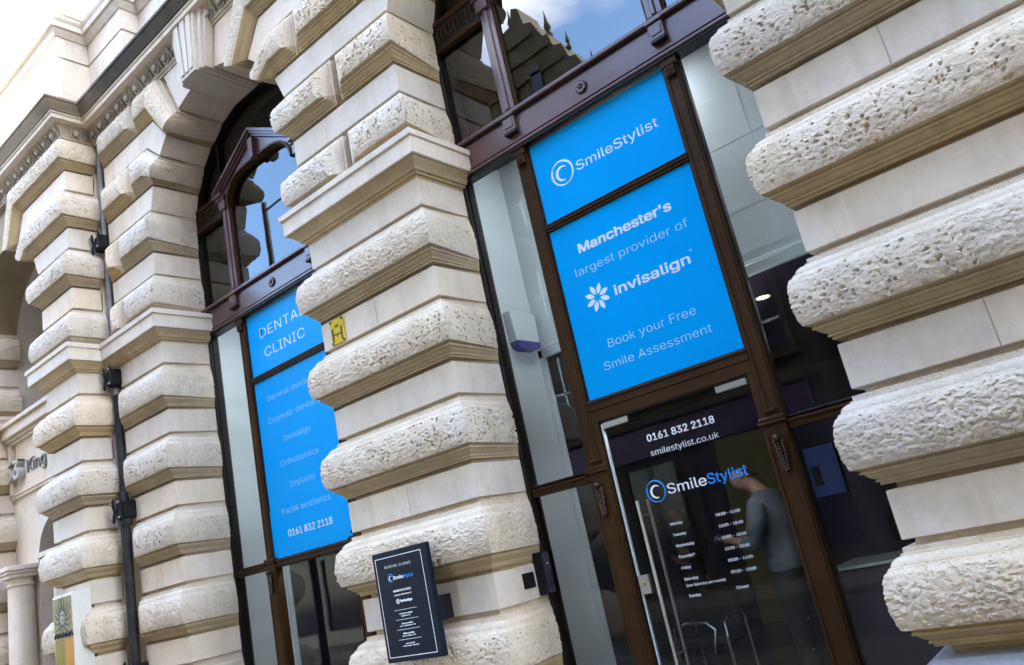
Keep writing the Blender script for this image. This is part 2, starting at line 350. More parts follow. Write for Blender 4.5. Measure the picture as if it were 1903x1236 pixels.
def rockdisp(P, style):                       # style 0: drilled pits, 1: flaky
    P = P+np.array([0, 0, .0])
    w1 = np.stack([vnoise(P*18, 31), vnoise(P*18, 32), vnoise(P*18, 33)], -1)-.5
    d, hsh = worley(P*np.array([27., 27., 31.])+w1*.3, 5)
    rad = (.19+.20*hsh)*(1 if style == 0 else .8)
    pit = np.clip(1-d/rad, 0, 1); pit = np.minimum(pit*2.6, 1)
    gate = np.clip((vnoise(P*4, 21)-.10)*5, 0, 1)*(hsh > .15)
    n1 = vnoise(P*13, 1)-.5; n2 = vnoise(P*np.array([36., 36., 62.])+w1, 2)-.5; n3 = vnoise(P*80, 3)-.5
    rid = 1-np.abs(2*vnoise(P*np.array([33., 33., 56.])+w1*1.6, 9)-1); chip = np.clip((rid-.66)*3.2, 0, 1)
    rid2 = 1-np.abs(2*vnoise(P*np.array([50., 50., 85.])+w1*2, 14)-1); chip2 = np.clip((rid2-.6)*2.6, 0, 1)
    return .008*n1+.0065*n2+.006*n3-(.018 if style == 0 else .011)*pit*gate-(.0012 if style == 0 else .005)*chip-(.003 if style == 0 else .005)*chip2+.004

# ------------------------------------------------------------------ rusticated masonry
# module: smooth band .252, rough band zone .545 (joints included), repeat .797
YF, ZC, RA, HB = -.62, 5.985, 1.38, 1.376
ROUGH = [(.0, -.05), (.032, -.05), (.032, .010), (.050, .010), (.0501, .026), (.060, .026), (.0601, .020), (.066, .022), (.076, .040), (.090, .056), (.102, .062), (.1021, .078), (.114, .078), (.1141, .070), (.122, .072), (.128, .090)]
ROUGH_MID = [(z, .096+.036*math.sin(pi*min(1, max(0, (z-.120)/.290)))**.55) for z in np.linspace(.134, .402, 36)]
ROUGH_TOP = [(.410, .092), (.426, .084), (.4261, .074), (.436, .073), (.452, .064), (.466, .046), (.472, .030), (.4721, .024), (.482, .023), (.4821, .010), (.508, .010), (.508, -.05), (.545, -.05)]
RPROF = ROUGH+ROUGH_MID+ROUGH_TOP; RH = .545
def capf(d):                                  # moulded margin seen from a vertical joint
    xs = [0, .006, .006001, .03, .032, .045, .06, .075, .08, .11, .16]; es = [-.06, -.06, .012, .013, .026, .05, .066, .070, .085, .10, .14]
    return np.interp(d, xs, es)
def scapf(d): return np.interp(d, [0, .0055, .0062, .011, 9], [-.005, -.002, -.001, 0, 0])
def sweep(mb, rows, prof, H, ds, mat, cap0=False, cap1=False, rough=None, ramp=None, capfn=capf, edge='smooth'):
    """rows(z fraction) -> [(P, M), ...]; the profile (height, projection) is carried along that path and mitred"""
    ctr = rows(.5); K = len(ctr); seg = [max(1e-4, (Vector(ctr[j+1][0])-Vector(ctr[j][0])).length) for j in range(K-1)]
    T = []; cum = 0; Dd = []
    for j in range(K-1):
        n = max(2 if rough is not None else 1, int(math.ceil(seg[j]/ds)))
        lin = np.arange(n)/n
        if cap0 and j == 0 or cap1 and j == K-2:  # keep exact points at the moulded ends
            ex = []
            if cap0 and j == 0: ex += [x/seg[j] for x in (0, .0055, .0062, .011, .03, .033, .045, .06, .078, .085, .11)]
            if cap1 and j == K-2: ex += [1-x/seg[j] for x in (.0055, .0062, .011, .03, .033, .045, .06, .078, .085, .11)]
            lin = np.unique(np.round(np.concatenate([lin, [e for e in ex if 0 <= e < 1]]), 6))
        for t in lin: T.append((j, t)); Dd.append(cum+t*seg[j])
        cum += seg[j]
    T.append((K-2, 1.)); Dd.append(cum); Dd = np.array(Dd)
    jj = np.array([t[0] for t in T]); tt = np.array([t[1] for t in T])[:, None]
    G = np.zeros((len(prof), len(T), 3)); E = np.zeros((len(prof), len(T))); MM = np.zeros_like(G)
    for i, (z, e) in enumerate(prof):
        c = rows(min(1, z/H)); P = np.array([p for p, _ in c]); M = np.array([q for _, q in c])
        p = P[jj]*(1-tt)+P[jj+1]*tt; q = M[jj]*(1-tt)+M[jj+1]*tt
        ee = np.full(len(T), e)
        if cap0: ee = np.minimum(ee, capfn(Dd))
        if cap1: ee = np.minimum(ee, capfn(cum-Dd))
        G[i] = p+q*ee[:, None]; E[i] = ee; MM[i] = q
    if rough is not None:
        F = G.reshape(-1, 3); mask = np.clip((E.reshape(-1)-.086)/.012, 0, 1)
        sel = mask > 0; dd = np.zeros(len(F)); dd[sel] = rockdisp(F[sel], rough)
        ln = np.linalg.norm(MM.reshape(-1, 3), axis=1, keepdims=True); mv = MM.reshape(-1, 3)/np.maximum(ln, .3)
        G = (F+mv*(dd*mask)[:, None]).reshape(G.shape)
    if mat == 'rough' or prof is IMP:               # soffit mouldings: stain plus underside shade painted in as a tan patina
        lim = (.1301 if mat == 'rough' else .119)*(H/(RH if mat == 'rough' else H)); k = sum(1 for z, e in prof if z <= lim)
        mb.grid(G[:k+1], 'patinashade'); mb.grid(G[k:], mat)
    else: mb.grid(G, mat)
def ret(s, xe, z, yf, yb, xc=None, rad=RA, ramp=.35):
    """return of a pier: side s; follows the arch intrados above its springing"""
    if xc is not None and z > ZC:
        dz = z-ZC; x = xc-s*math.sqrt(max(1e-6, rad*rad-dz*dz)); n = Vector(((xc-x)/rad, 0, -dz/rad))
    else: x = xe; n = Vector((s, 0, 0))
    return [(Vector((x, yb, z)), n*ramp), (Vector((x, yf, z)), n+Vector((0, -1, 0)))]
def bend(s, a, z, yf, yb, xc, rad=RA, ramp=.35):
    n = Vector((s*math.cos(a), 0, -math.sin(a))); c = Vector((xc, 0, ZC))-n*rad
    rr = max(rad+.012, (z-ZC)/math.sin(a)) if a > .2 else rad+.012
    b = Vector((xc, 0, ZC))-n*rr
    return [(Vector((c.x, yb, c.z)), n*ramp), (Vector((c.x, yf, c.z)), n+Vector((0, -1, 0))), (Vector((b.x, yf, b.z)), Vector((0, -1, 0)))]
def rough_course(z0, left, right, ds, yf=YF, style=0, H=RH, prof=None, name='rough_course', parent=None, mat='rough'):
    """left/right: ('ret', x, xc) ('bend', xc, a0, a1) ('joint', x)"""
    return course(z0, H, left, right, ds, yf, prof or RPROF, style, name, parent, mat)
def course(z0, H, left, right, ds, yf, prof, style, name, parent, mat, ramp=.2, ybk=-.05, capfn=capf):
    def end(spec, s, v, z):
        k = spec[0]
        if k == 'ret': return ret(s, spec[1], z, yf, spec[3] if len(spec) > 3 else ybk, spec[2] if len(spec) > 2 else None, ramp=ramp)
        if k == 'bend': return bend(s, spec[2]+(spec[3]-spec[2])*v, z, yf, ybk, spec[1], ramp=ramp)
        return [(Vector((spec[1], yf, z)), Vector((0, -1, 0)))]
    def rows(v):
        z = z0+v*H; return end(left, -1, v, z)+end(right, 1, v, z)[::-1]
    pr = prof
    if style is not None and ds > .009:          # coarser rows for far courses
        pr = ROUGH+ROUGH_MID[::2]+ROUGH_TOP if H > .5 else prof
    mb = MB(); sweep(mb, rows, pr, H, ds if style is not None else .35, mat, left[0] == 'joint', right[0] == 'joint', style, capfn=capfn)
    return mb.build(name, parent, angle=38 if style is None else 42)
SH = .252
SPROF = [(0, -.06), (0, -.005), (.005, 0), (SH-.005, 0), (SH, -.005), (SH, -.06)]
def smooth_course(z0, left, right, yf=YF, H=SH, parent=None, name='smooth_course', split=None, ybk=-.05):
    pr = [(z/SH*H if z not in (.005,) else z, e) for z, e in SPROF]
    if split:
        a = course(z0, H, left, ('joint', split-.0008), .3, yf, pr, None, name, parent, 'smooth', 1., ybk, scapf)
        b = course(z0, H, ('joint', split+.0008), right, .3, yf, pr, None, name, parent, 'smooth', 1., ybk, scapf)
        return a, b
    return course(z0, H, left, right, .3, yf, pr, None, name, parent, 'smooth', 1., ybk, scapf)
IMP = [(0, -.06), (0, .004), (.02, .006), (.022, .03), (.04, .034), (.044, .055), (.06, .062), (.085, .085), (.105, .112), (.118, .122), (.120, .140), (.128, .150), (.262, .150), (.268, .150), (.276, .170), (.322, .172), (.330, .165), (.336, -.06)]
ZI = 4.714

bld = empty('stone_building'); tag(bld, 'cream stone building with arched bays and bands of rock faced rusticated blocks', 'building')
B = -4.204
ZB = [4.474-.797*k for k in range(5)]           # underside of smooth band k (k=0 just under the impost)
A15, A27, A42, A52, A66, A79 = R(14.5), R(26.5), R(41.8), R(52), R(66.5), R(80)
def pier(xl, xr, ds, lend='ret', rend='ret', xcl=None, xcr=None, split=True, styles=(1, 0, 0, 1, 0), name='pier'):
    core = MB()
    xa = xl+.06 if lend == 'ret' else -6.84; xb = xr-.06
    core.box(xa, xb, YF+.06, .3, .0, 5.0, 'recess')
    core.box(xb-.03, xr, -.046, .055, 0, 5.0, 'smooth')
    if lend == 'ret': core.box(xl, xa+.03, -.046, .056, 0, 5.0, 'smooth')
    p = core.build(name, bld)
    Lr = ('ret', xl, None) if lend == 'ret' else ('joint', xl); Rr = ('ret', xr, None)
    mid = (xl+xr)/2
    for k in range(5):
        if lend == 'joint': Lr = ('joint', -6.58 if k < 2 else -6.49)
        smooth_course(ZB[k], Lr, Rr, parent=p, split=mid if (split and k % 2 == 1) else None)
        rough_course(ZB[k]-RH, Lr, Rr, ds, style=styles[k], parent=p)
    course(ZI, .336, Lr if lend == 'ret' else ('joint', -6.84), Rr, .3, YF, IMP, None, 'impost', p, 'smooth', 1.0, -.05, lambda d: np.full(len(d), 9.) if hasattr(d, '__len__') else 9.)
    return p
pA = pier(B+HB, -HB, .0085)
tag(pA, 'middle rusticated pier between the two shop windows')
pR = pier(HB, B*-1-HB, .007, styles=(0, 0, 0, 1, 1)); tag(pR, 'nearest rusticated pier at the right of the doorway')
pL = pier(-6.46, B-HB, .010, lend='joint', ); tag(pL, 'narrow rusticated pier beside the drainpipe')
# plinths
def plinth(xl, xr, yf, par):
    mb = MB()
    def rows(v): return ret(-1, xl, v*.72, yf, .1, ramp=1)+ret(1, xr, v*.72, yf, .1, ramp=1)[::-1]
    pr = [(0, .10), (.60, .10), (.605, .07), (.62, .07), (.63, .09), (.655, .105), (.68, .09), (.69, .06), (.70, .04), (.715, .03), (.72, -.06)]
    sweep(mb, rows, pr, .72, .3, 'granite'); return mb.build('plinth', par)
for p_, a, b in ((pA, B+HB, -HB), (pR, HB, -B-HB), (pL, -6.46, B-HB)): plinth(a, b, YF, p_)

# arches: core wall with round hole, then courses above the impost
def arch_core(xc, xl, xr, y0, y1, rad, z0, z1, mat, mb):
    P = [(xl, z0), (xc-rad, z0)]+[(xc-rad*math.cos(a), ZC+rad*math.sin(a)) for a in np.linspace(0, pi, 41)]+[(xc+rad, z0), (xr, z0), (xr, z1), (xl, z1)]
    mb.prism(P, y0, y1, mat)
ZE = 7.83
def arch(xc, xl, xr, name='arch'):
    mb = MB(); arch_core(xc, xl, xr, YF+.06, .3, RA+.06, 4.99, 8.1, 'recess', mb); arch_core(xc, xl, xr, -.046, .055, RA, 5.04, 8.0, 'smooth', mb)
    o = mb.build(name, bld, angle=20)
    # flanking radial blocks and the keystone
    for s in (-1, 1):
        def rows(v, s=s):
            a = A66+.012+(A79-A66-.02)*v; c = bend(-s, a, 0, YF, -.05, xc, ramp=1.)
            n = Vector((-s*math.cos(a), 0, -math.sin(a))); t = Vector((xc, 0, ZC))-n*((ZE+.05-ZC)/math.sin(a))
            return [c[0], c[1], (Vector((t.x, YF, t.z)), Vector((0, -1, 0)))]
        rr = rows
        m2 = MB()
        if s == 1: sweep(m2, lambda v: rr(v)[::-1], SPROF, SH, .3, 'smooth')
        else: sweep(m2, rr, SPROF, SH, .3, 'smooth')
        m2.build('smooth_voussoir', o)
    k = MB()
    def wedge(h0, r0, r1, ya, yb, mat='smooth', zt=None):
        x0, x1 = r0*math.sin(h0), r1*math.sin(h0)
        k.prism([(xc-x0, ZC+r0*math.cos(h0)), (xc+x0, ZC+r0*math.cos(h0)), (xc+x1, ZC+r1*math.cos(h0)), (xc-x1, ZC+r1*math.cos(h0))], ya, yb, mat)
    wedge(R(10), RA-.015, 2.24, YF-.10, -.06)
    wedge(R(8.6), RA-.03, 2.26, YF-.13, -.075)
    wedge(R(6.2), RA-.045, 2.28, YF-.165, -.09)
    for a in (-3.6, 0, 3.6):
        c = math.sin(R(a)); V0 = (xc+c*(RA-.01), ZC+(RA-.01)); V1 = (xc+c*2.2, ZC+2.16)
        k.prism([(V0[0]-.028, V0[1]), (V0[0]+.028, V0[1]), (V1[0]+.045, V1[1]), (V1[0]-.045, V1[1])], YF-.182, YF-.15, 'smooth')
    k.build('keystone', o)
    return o
def above(xcl, xcr, ds, par, xl=None, xr=None, far=False):
    """courses of the wall between the crowns of two arches (or a plain left end at xl)"""
    hx = {0: .70, 1: .70, 2: .285, 3: .087}
    def ends(kind, a0, a1, off):
        l = ('ret', xcl+HB, xcl) if kind == 'ret' else ('bend', xcl, a0, a1)
        r = ('ret', xcr-HB, xcr) if kind == 'ret' else ('bend', xcr, a0, a1)
        return l, r
    rows_ = [(5.05-.035, .53, 'ret', 0, 0, True, .70), (5.546, .262, 'ret', 0, 0, False, 0), (5.808-.002, RH-.008, 'ret', 0, 0, True, .70),
             (6.343, .262, 'bend', A15, A27, False, 0), (6.603, RH-.006, 'bend', A27, A42, True, .285), (7.14, .262, 'bend', A42, A52, False, 0), (7.40, .50, 'bend', A52, A66, True, .087)]
    for i, (z0, H, kind, a0, a1, rg, off) in enumerate(rows_):
        l = (('ret', xcl+HB, xcl) if kind == 'ret' else ('bend', xcl, a0, a1)) if xcl is not None else ('joint', xl)
        r = (('ret', xcr-HB, xcr) if kind == 'ret' else ('bend', xcr, a0, a1)) if xcr is not None else ('joint', xr)
        if not rg: smooth_course(z0, l, r, parent=par, H=H); continue
        pr = [(z*H/RH, e) for z, e in RPROF]
        jl = xcl+HB+off if xcl is not None else None; jr = xcr-HB-off if xcr is not None else None
        st = [0, 0, 0, 0, 0, 0, 1][i]
        if jl is not None and (i not in (0, 2) or True):
            rough_course(z0, l, ('joint', jl-.004), ds, style=st, H=H, prof=pr, name='rough_voussoir', parent=par)
        if jr is not None: rough_course(z0, ('joint', jr+.004), r, ds, style=st, H=H, prof=pr, name='rough_voussoir', parent=par)
        a = jl+.004 if jl is not None else xl; b = jr-.004 if jr is not None else xr
        if b-a > .15: rough_course(z0, ('joint', a), ('joint', b), ds, style=st, H=H, prof=pr, parent=par)
arA = arch(0, -2.102, 2.9); tag(arA, 'stone arch over the doorway bay, its crown above the picture')
arB = arch(B, -6.84, -2.102); tag(arB, 'stone arch with keystone over the left shop window')
above(B, 0, .0085, arA)
above(None, B, .010, arB, xl=-6.60)
mb = MB(); mb.box(2.9, 9, YF, .3, 0, 12, 'smooth'); mb.build('wall', bld)

# ---- end pavilion, stepping forward
XP, YP = -6.84, -1.0
PL, PR = -7.71, -6.84; PRAD = 1.2; PXC = PL-PRAD
def pcourse(z0, H, prof, style, par, ds=.011, mat='rough', name='rough_course', xl=PL, ramp=.35, left=None, yb=-.4):
    def rows(v):
        z = z0+v*H
        if left is None: l = ret(-1, xl, z, YP, yb, PXC, PRAD, ramp)
        else:
            a = left[0]+(left[1]-left[0])*v; l = bend(-1, a, z, YP, yb, PXC, PRAD, ramp)
        return l+ret(1, PR, z, YP, YF-.02, ramp=.8)[::-1]
    m2 = MB(); sweep(m2, rows, prof, H, ds if style is not None else .4, mat, rough=style); return m2.build(name, par)
mb = MB(); mb.box(PL+.06, PR-.06, YP+.06, -.3, 0, 5.0, 'recess'); mb.box(PL, PL+.1, -.42, -.28, 0, 5.0, 'smooth')
mb.box(PR-.07, PR, YF-.035, YF+.3, .72, 7.9, 'smooth')
pP = mb.build('pier', bld); tag(pP, 'forward corner pier with the banner in front')
RP2 = ROUGH+ROUGH_MID[::2]+ROUGH_TOP
for k in range(5):
    pcourse(ZB[k], SH, SPROF, None, pP, mat='smooth', name='smooth_course', ramp=1)
    pcourse(ZB[k]-RH, RH, RP2, [1, 0, 1, 0, 0][k], pP)
pcourse(ZI, .336, IMP, None, pP, mat='smooth', name='impost', ramp=1)
mb = MB(); arch_core(PXC, -11.6, PR-.06, YP+.06, -.3, PRAD+.06, 4.99, 8.0, 'recess', mb)
arch_core(PXC, -11.6, PR-.06, -.42, .14, PRAD, 5.0, 8.0, 'smooth', mb); aP = mb.build('arch', bld, angle=20); tag(aP, 'wide stone arch over the numbered entrance')
S2 = [(z/SH*.262, e) for z, e in SPROF]
def P3(H): return [(z*H/RH, e) for z, e in RP2]
pcourse(5.015, .53, P3(.53), 1, aP); pcourse(5.546, .262, S2, None, aP, mat='smooth', name='smooth_course', ramp=1)
pcourse(5.806, .537, P3(.537), 0, aP); pcourse(6.343, .262, S2, None, aP, mat='smooth', name='smooth_course', ramp=1, left=(R(17), R(31)))
pcourse(6.603, .54, P3(.54), 0, aP, left=(R(31), R(52))); pcourse(7.14, .262, S2, None, aP, mat='smooth', name='smooth_course', ramp=1, left=(R(52), R(62)))
pcourse(7.40, .50, P3(.50), 0, aP, left=(R(62), R(76)))
# left pier of the pavilion: its reveal shows past the column
mb = MB(); xq = PXC-PRAD; mb.box(-11.6, xq, -.42, .14, 0, 5, 'smooth'); mb.box(-11.6, xq-.06, YP+.06, -.3, 0, 5, 'recess'); pQ = mb.build('pier', bld); tag(pQ, 'far pier at the left edge behind the entrance column')
def qcourse(z0, H, prof, style, mat, name, par=pQ, ramp=.7):
    def rows(v):
        z = z0+v*H; return [(Vector((-11.6, YP, z)), Vector((0, -1, 0)))]+ret(1, xq, z, YP, -.42, PXC, PRAD, ramp)[::-1]
    m2 = MB(); sweep(m2, rows, prof, H, .02 if style is not None else .5, mat, rough=style); m2.build(name, par)
for k in range(5): qcourse(ZB[k], SH, SPROF, None, 'smooth', 'smooth_course', ramp=1); qcourse(ZB[k]-RH, RH, RP2, 1, 'rough', 'rough_course')
qcourse(ZI, .336, IMP, None, 'smooth', 'impost', ramp=1); qcourse(5.546, .262, S2, None, 'smooth', 'smooth_course', aP, 1); qcourse(5.015, .53, P3(.53), 1, 'rough', 'rough_course', aP); qcourse(5.806, .537, P3(.537), 1, 'rough', 'rough_course', aP)
# entrance surround with arch, column and fascia inside the pavilion arch
mb = MB(); ys = -.55; xl_, xr_ = xq, PL
zc2, r2 = 2.86, .56; xc2 = PXC+.12
P = [(xl_, 0), (xc2-r2, 0)]+[(xc2-r2*math.cos(a), zc2+r2*math.sin(a)) for a in np.linspace(0, pi, 25)]+[(xc2+r2, 0), (xr_, 0), (xr_, 4.9), (xl_, 4.9)]
mb.prism(P, ys, .1, 'smooth')
for x0, x1, z0, z1, yy in ((xl_, xr_, 4.62, 4.66, -.60), (xl_, xr_, 4.66, 4.70, -.64), (xl_, xr_, 4.70, 4.84, -.70), (xl_, xr_, 4.84, 4.90, -.745), (xl_, xr_, 3.84, 3.88, -.585), (xl_, xr_, 3.88, 3.91, -.60)):
    mb.box(x0, x1, yy, ys+.05, z0, z1, 'smooth', .004)
for x0 in (xl_+.03, xr_-.12): mb.box(x0, x0+.09, -.62, ys+.05, 3.91, 4.62, 'smooth', .004)
es = mb.build('entrance_surround', bld)
for cx in (xc2-r2-.16, xc2+r2+.16):
    mb = MB(); mb.lathe([(.165, 0), (.165, 1.5), (.155, 2.50), (.15, 2.60), (.168, 2.61), (.168, 2.635), (.152, 2.64), (.152, 2.70), (.17, 2.71)], (cx, -.72, 0), 'smooth')
    mb.box(cx-.19, cx+.19, -.92, -.5, 2.71, 2.76, 'smooth', .005); mb.box(cx-.215, cx+.215, -.945, -.5, 2.76, 2.80, 'smooth', .005); mb.box(cx-.24, cx+.24, -.97, -.5, 2.80, 2.86, 'smooth', .005)
    mb.build('column', es)
mb = MB(); mb.box(xl_, xr_, .09, .13, 0, 7.3, 'frameblack'); mb.build('entrance_doors', bld)
mb = MB(); text(mb, '53', -10.10, -9.66, 4.10, .36, -.60, 'numgrey', .02, ex=.045); mb.build('house_number', es, smooth=False)
mb = MB(); text(mb, 'King', -9.54, -8.93, 4.12, .27, -.565, 'leadgrey', -.012, ex=.012); mb.build('lettering', es, smooth=False)

# ---- entablature
def entab(prof, mat, name, par, ds=.6):
    H = prof[-1][0]-prof[0][0]; z0 = prof[0][0]; pr = [(z-z0, e) for z, e in prof]
    def rows(v):
        z = z0+v*H
        return [(Vector((-20, YP, z)), Vector((0, -1, 0))), (Vector((XP, YP, z)), Vector((1, -1, 0))), (Vector((XP, YF, z)), Vector((1, -1, 0))), (Vector((9, YF, z)), Vector((0, -1, 0)))]
    m2 = MB(); sweep(m2, rows, pr, H, ds, mat); return m2.build(name, par)
en = entab([(7.82, -.06), (7.82, .015), (7.845, .02), (7.85, .035), (7.87, .04), (7.872, .03), (7.885, .03), (7.93, .045), (7.97, .07), (8.0, .105), (8.003, .115), (8.018, .115)], 'corn', 'entablature', bld)
entab([(8.0181, .115), (8.0185, .195), (8.02, .20), (8.075, .20), (8.08, .215), (8.10, .22)], 'smooth', 'corona', en)
entab([(8.1002, .21), (8.105, .235), (8.125, .245), (8.16, .27), (8.20, .295), (8.215, .30), (8.22, .315), (8.255, .315), (8.262, -.3)], 'soot', 'cornice', en)
mb = MB()
def motif(o, t, n):                              # o: point on the wall face, t: along, n: outward
    def pt(u, d, z): return tuple(o+t*u+n*d+Vector((0, 0, z)))
    c = Vector(pt(0, .075, 7.945))
    V = []; F = []; nn, mm = 10, 6
    for i in range(mm+1):
        th = pi*i/mm
        for k in range(nn):
            ph = 2*pi*k/nn; V.append(tuple(c+t*(.04*math.sin(th)*math.cos(ph))+n*(.035*math.sin(th)*math.sin(ph)-.035*math.cos(th)*.4)+Vector((0, 0, .056*math.cos(th)))))
    for i in range(mm):
        for k in range(nn): F.append([i*nn+k, i*nn+(k+1) % nn, (i+1)*nn+(k+1) % nn, (i+1)*nn+k])
    mb.add(V, F, 'corn')
    mb.tube([pt(-.068, .10, 8.0), pt(-.07, .07, 7.95), pt(-.045, .05, 7.895), pt(0, .045, 7.875), pt(.045, .05, 7.895), pt(.07, .07, 7.95), pt(.068, .10, 8.0)], .012, 'corn', 6)
    mb.tube([pt(.117, .105, 8.0), pt(.117, .08, 7.95), pt(.117, .05, 7.87)], [.022, .016, .004], 'corn', 6)
    mb.tube([pt(.085, .10, 8.0), pt(.098, .06, 7.92), pt(.117, .05, 7.875)], [.008, .008, .004], 'corn', 5)
    mb.tube([pt(.15, .10, 8.0), pt(.138, .06, 7.92), pt(.117, .05, 7.875)], [.008, .008, .004], 'corn', 5)
x = -6.66
while x < 1: motif(Vector((x, YF, 0)), Vector((1, 0, 0)), Vector((0, -1, 0))); x += .2345
mb.build('egg_and_dart_frieze', en); mb = MB()
x = -6.94
while x > -11: motif(Vector((x, YP, 0)), Vector((1, 0, 0)), Vector((0, -1, 0))); x -= .2345
mb.build('egg_and_dart_frieze', en); mb = MB(); motif(Vector((XP, -.86, 0)), Vector((0, 1, 0)), Vector((1, 0, 0))); mb.build('egg_and_dart_frieze', en)
# upper storey
def upwall(path, prof, mat, name, par):
    z0 = prof[0][0]; H = prof[-1][0]-z0
    def rows(v): return [(Vector((x, y, z0+v*H)), Vector(mv)) for x, y, mv in path]
    m2 = MB(); sweep(m2, rows, [(z-z0, e) for z, e in prof], H, .8, mat); return m2.build(name, par)
UP = [(-20, -1.0, (0, -1, 0)), (-6.80, -1.0, (1, -1, 0)), (-6.80, -.60, (1, -1, 0)), (-5.86, -.60, (1, -1, 0)), (-5.86, -.36, (1, -1, 0)), (9, -.36, (0, -1, 0))]
uw = upwall(UP, [(8.2, .03), (8.62, .03), (8.66, .03), (9.03, .03), (9.03, .0), (9.065, .0), (9.065, .03), (9.36, .03), (9.37, .05), (9.39, .06), (9.42, .09), (9.45, .10), (9.46, .13), (9.54, .135), (9.56, .15), (9.60, .16), (9.61, .0),
                (9.76, .0), (9.76, -.025), (9.79, -.025), (9.79, .0), (10.5, .0), (10.5, -.025), (10.53, -.025), (10.53, 0), (11.3, 0), (11.3, -.025), (11.33, -.025), (11.33, 0), (12.1, 0), (12.1, -.025), (12.13, -.025), (12.13, 0), (17.0, 0)], 'smooth', 'upper_wall', bld)
mb = MB(); mb.box(-20, -6.86, -.94, .3, 8.1, 17, 'smooth'); mb.box(-6.9, 9, -.3, .3, 8.1, 17, 'smooth'); mb.box(-11.6, -10.8, -.9, .3, 4.9, 8.1, 'smooth'); mb.build('wall', bld)

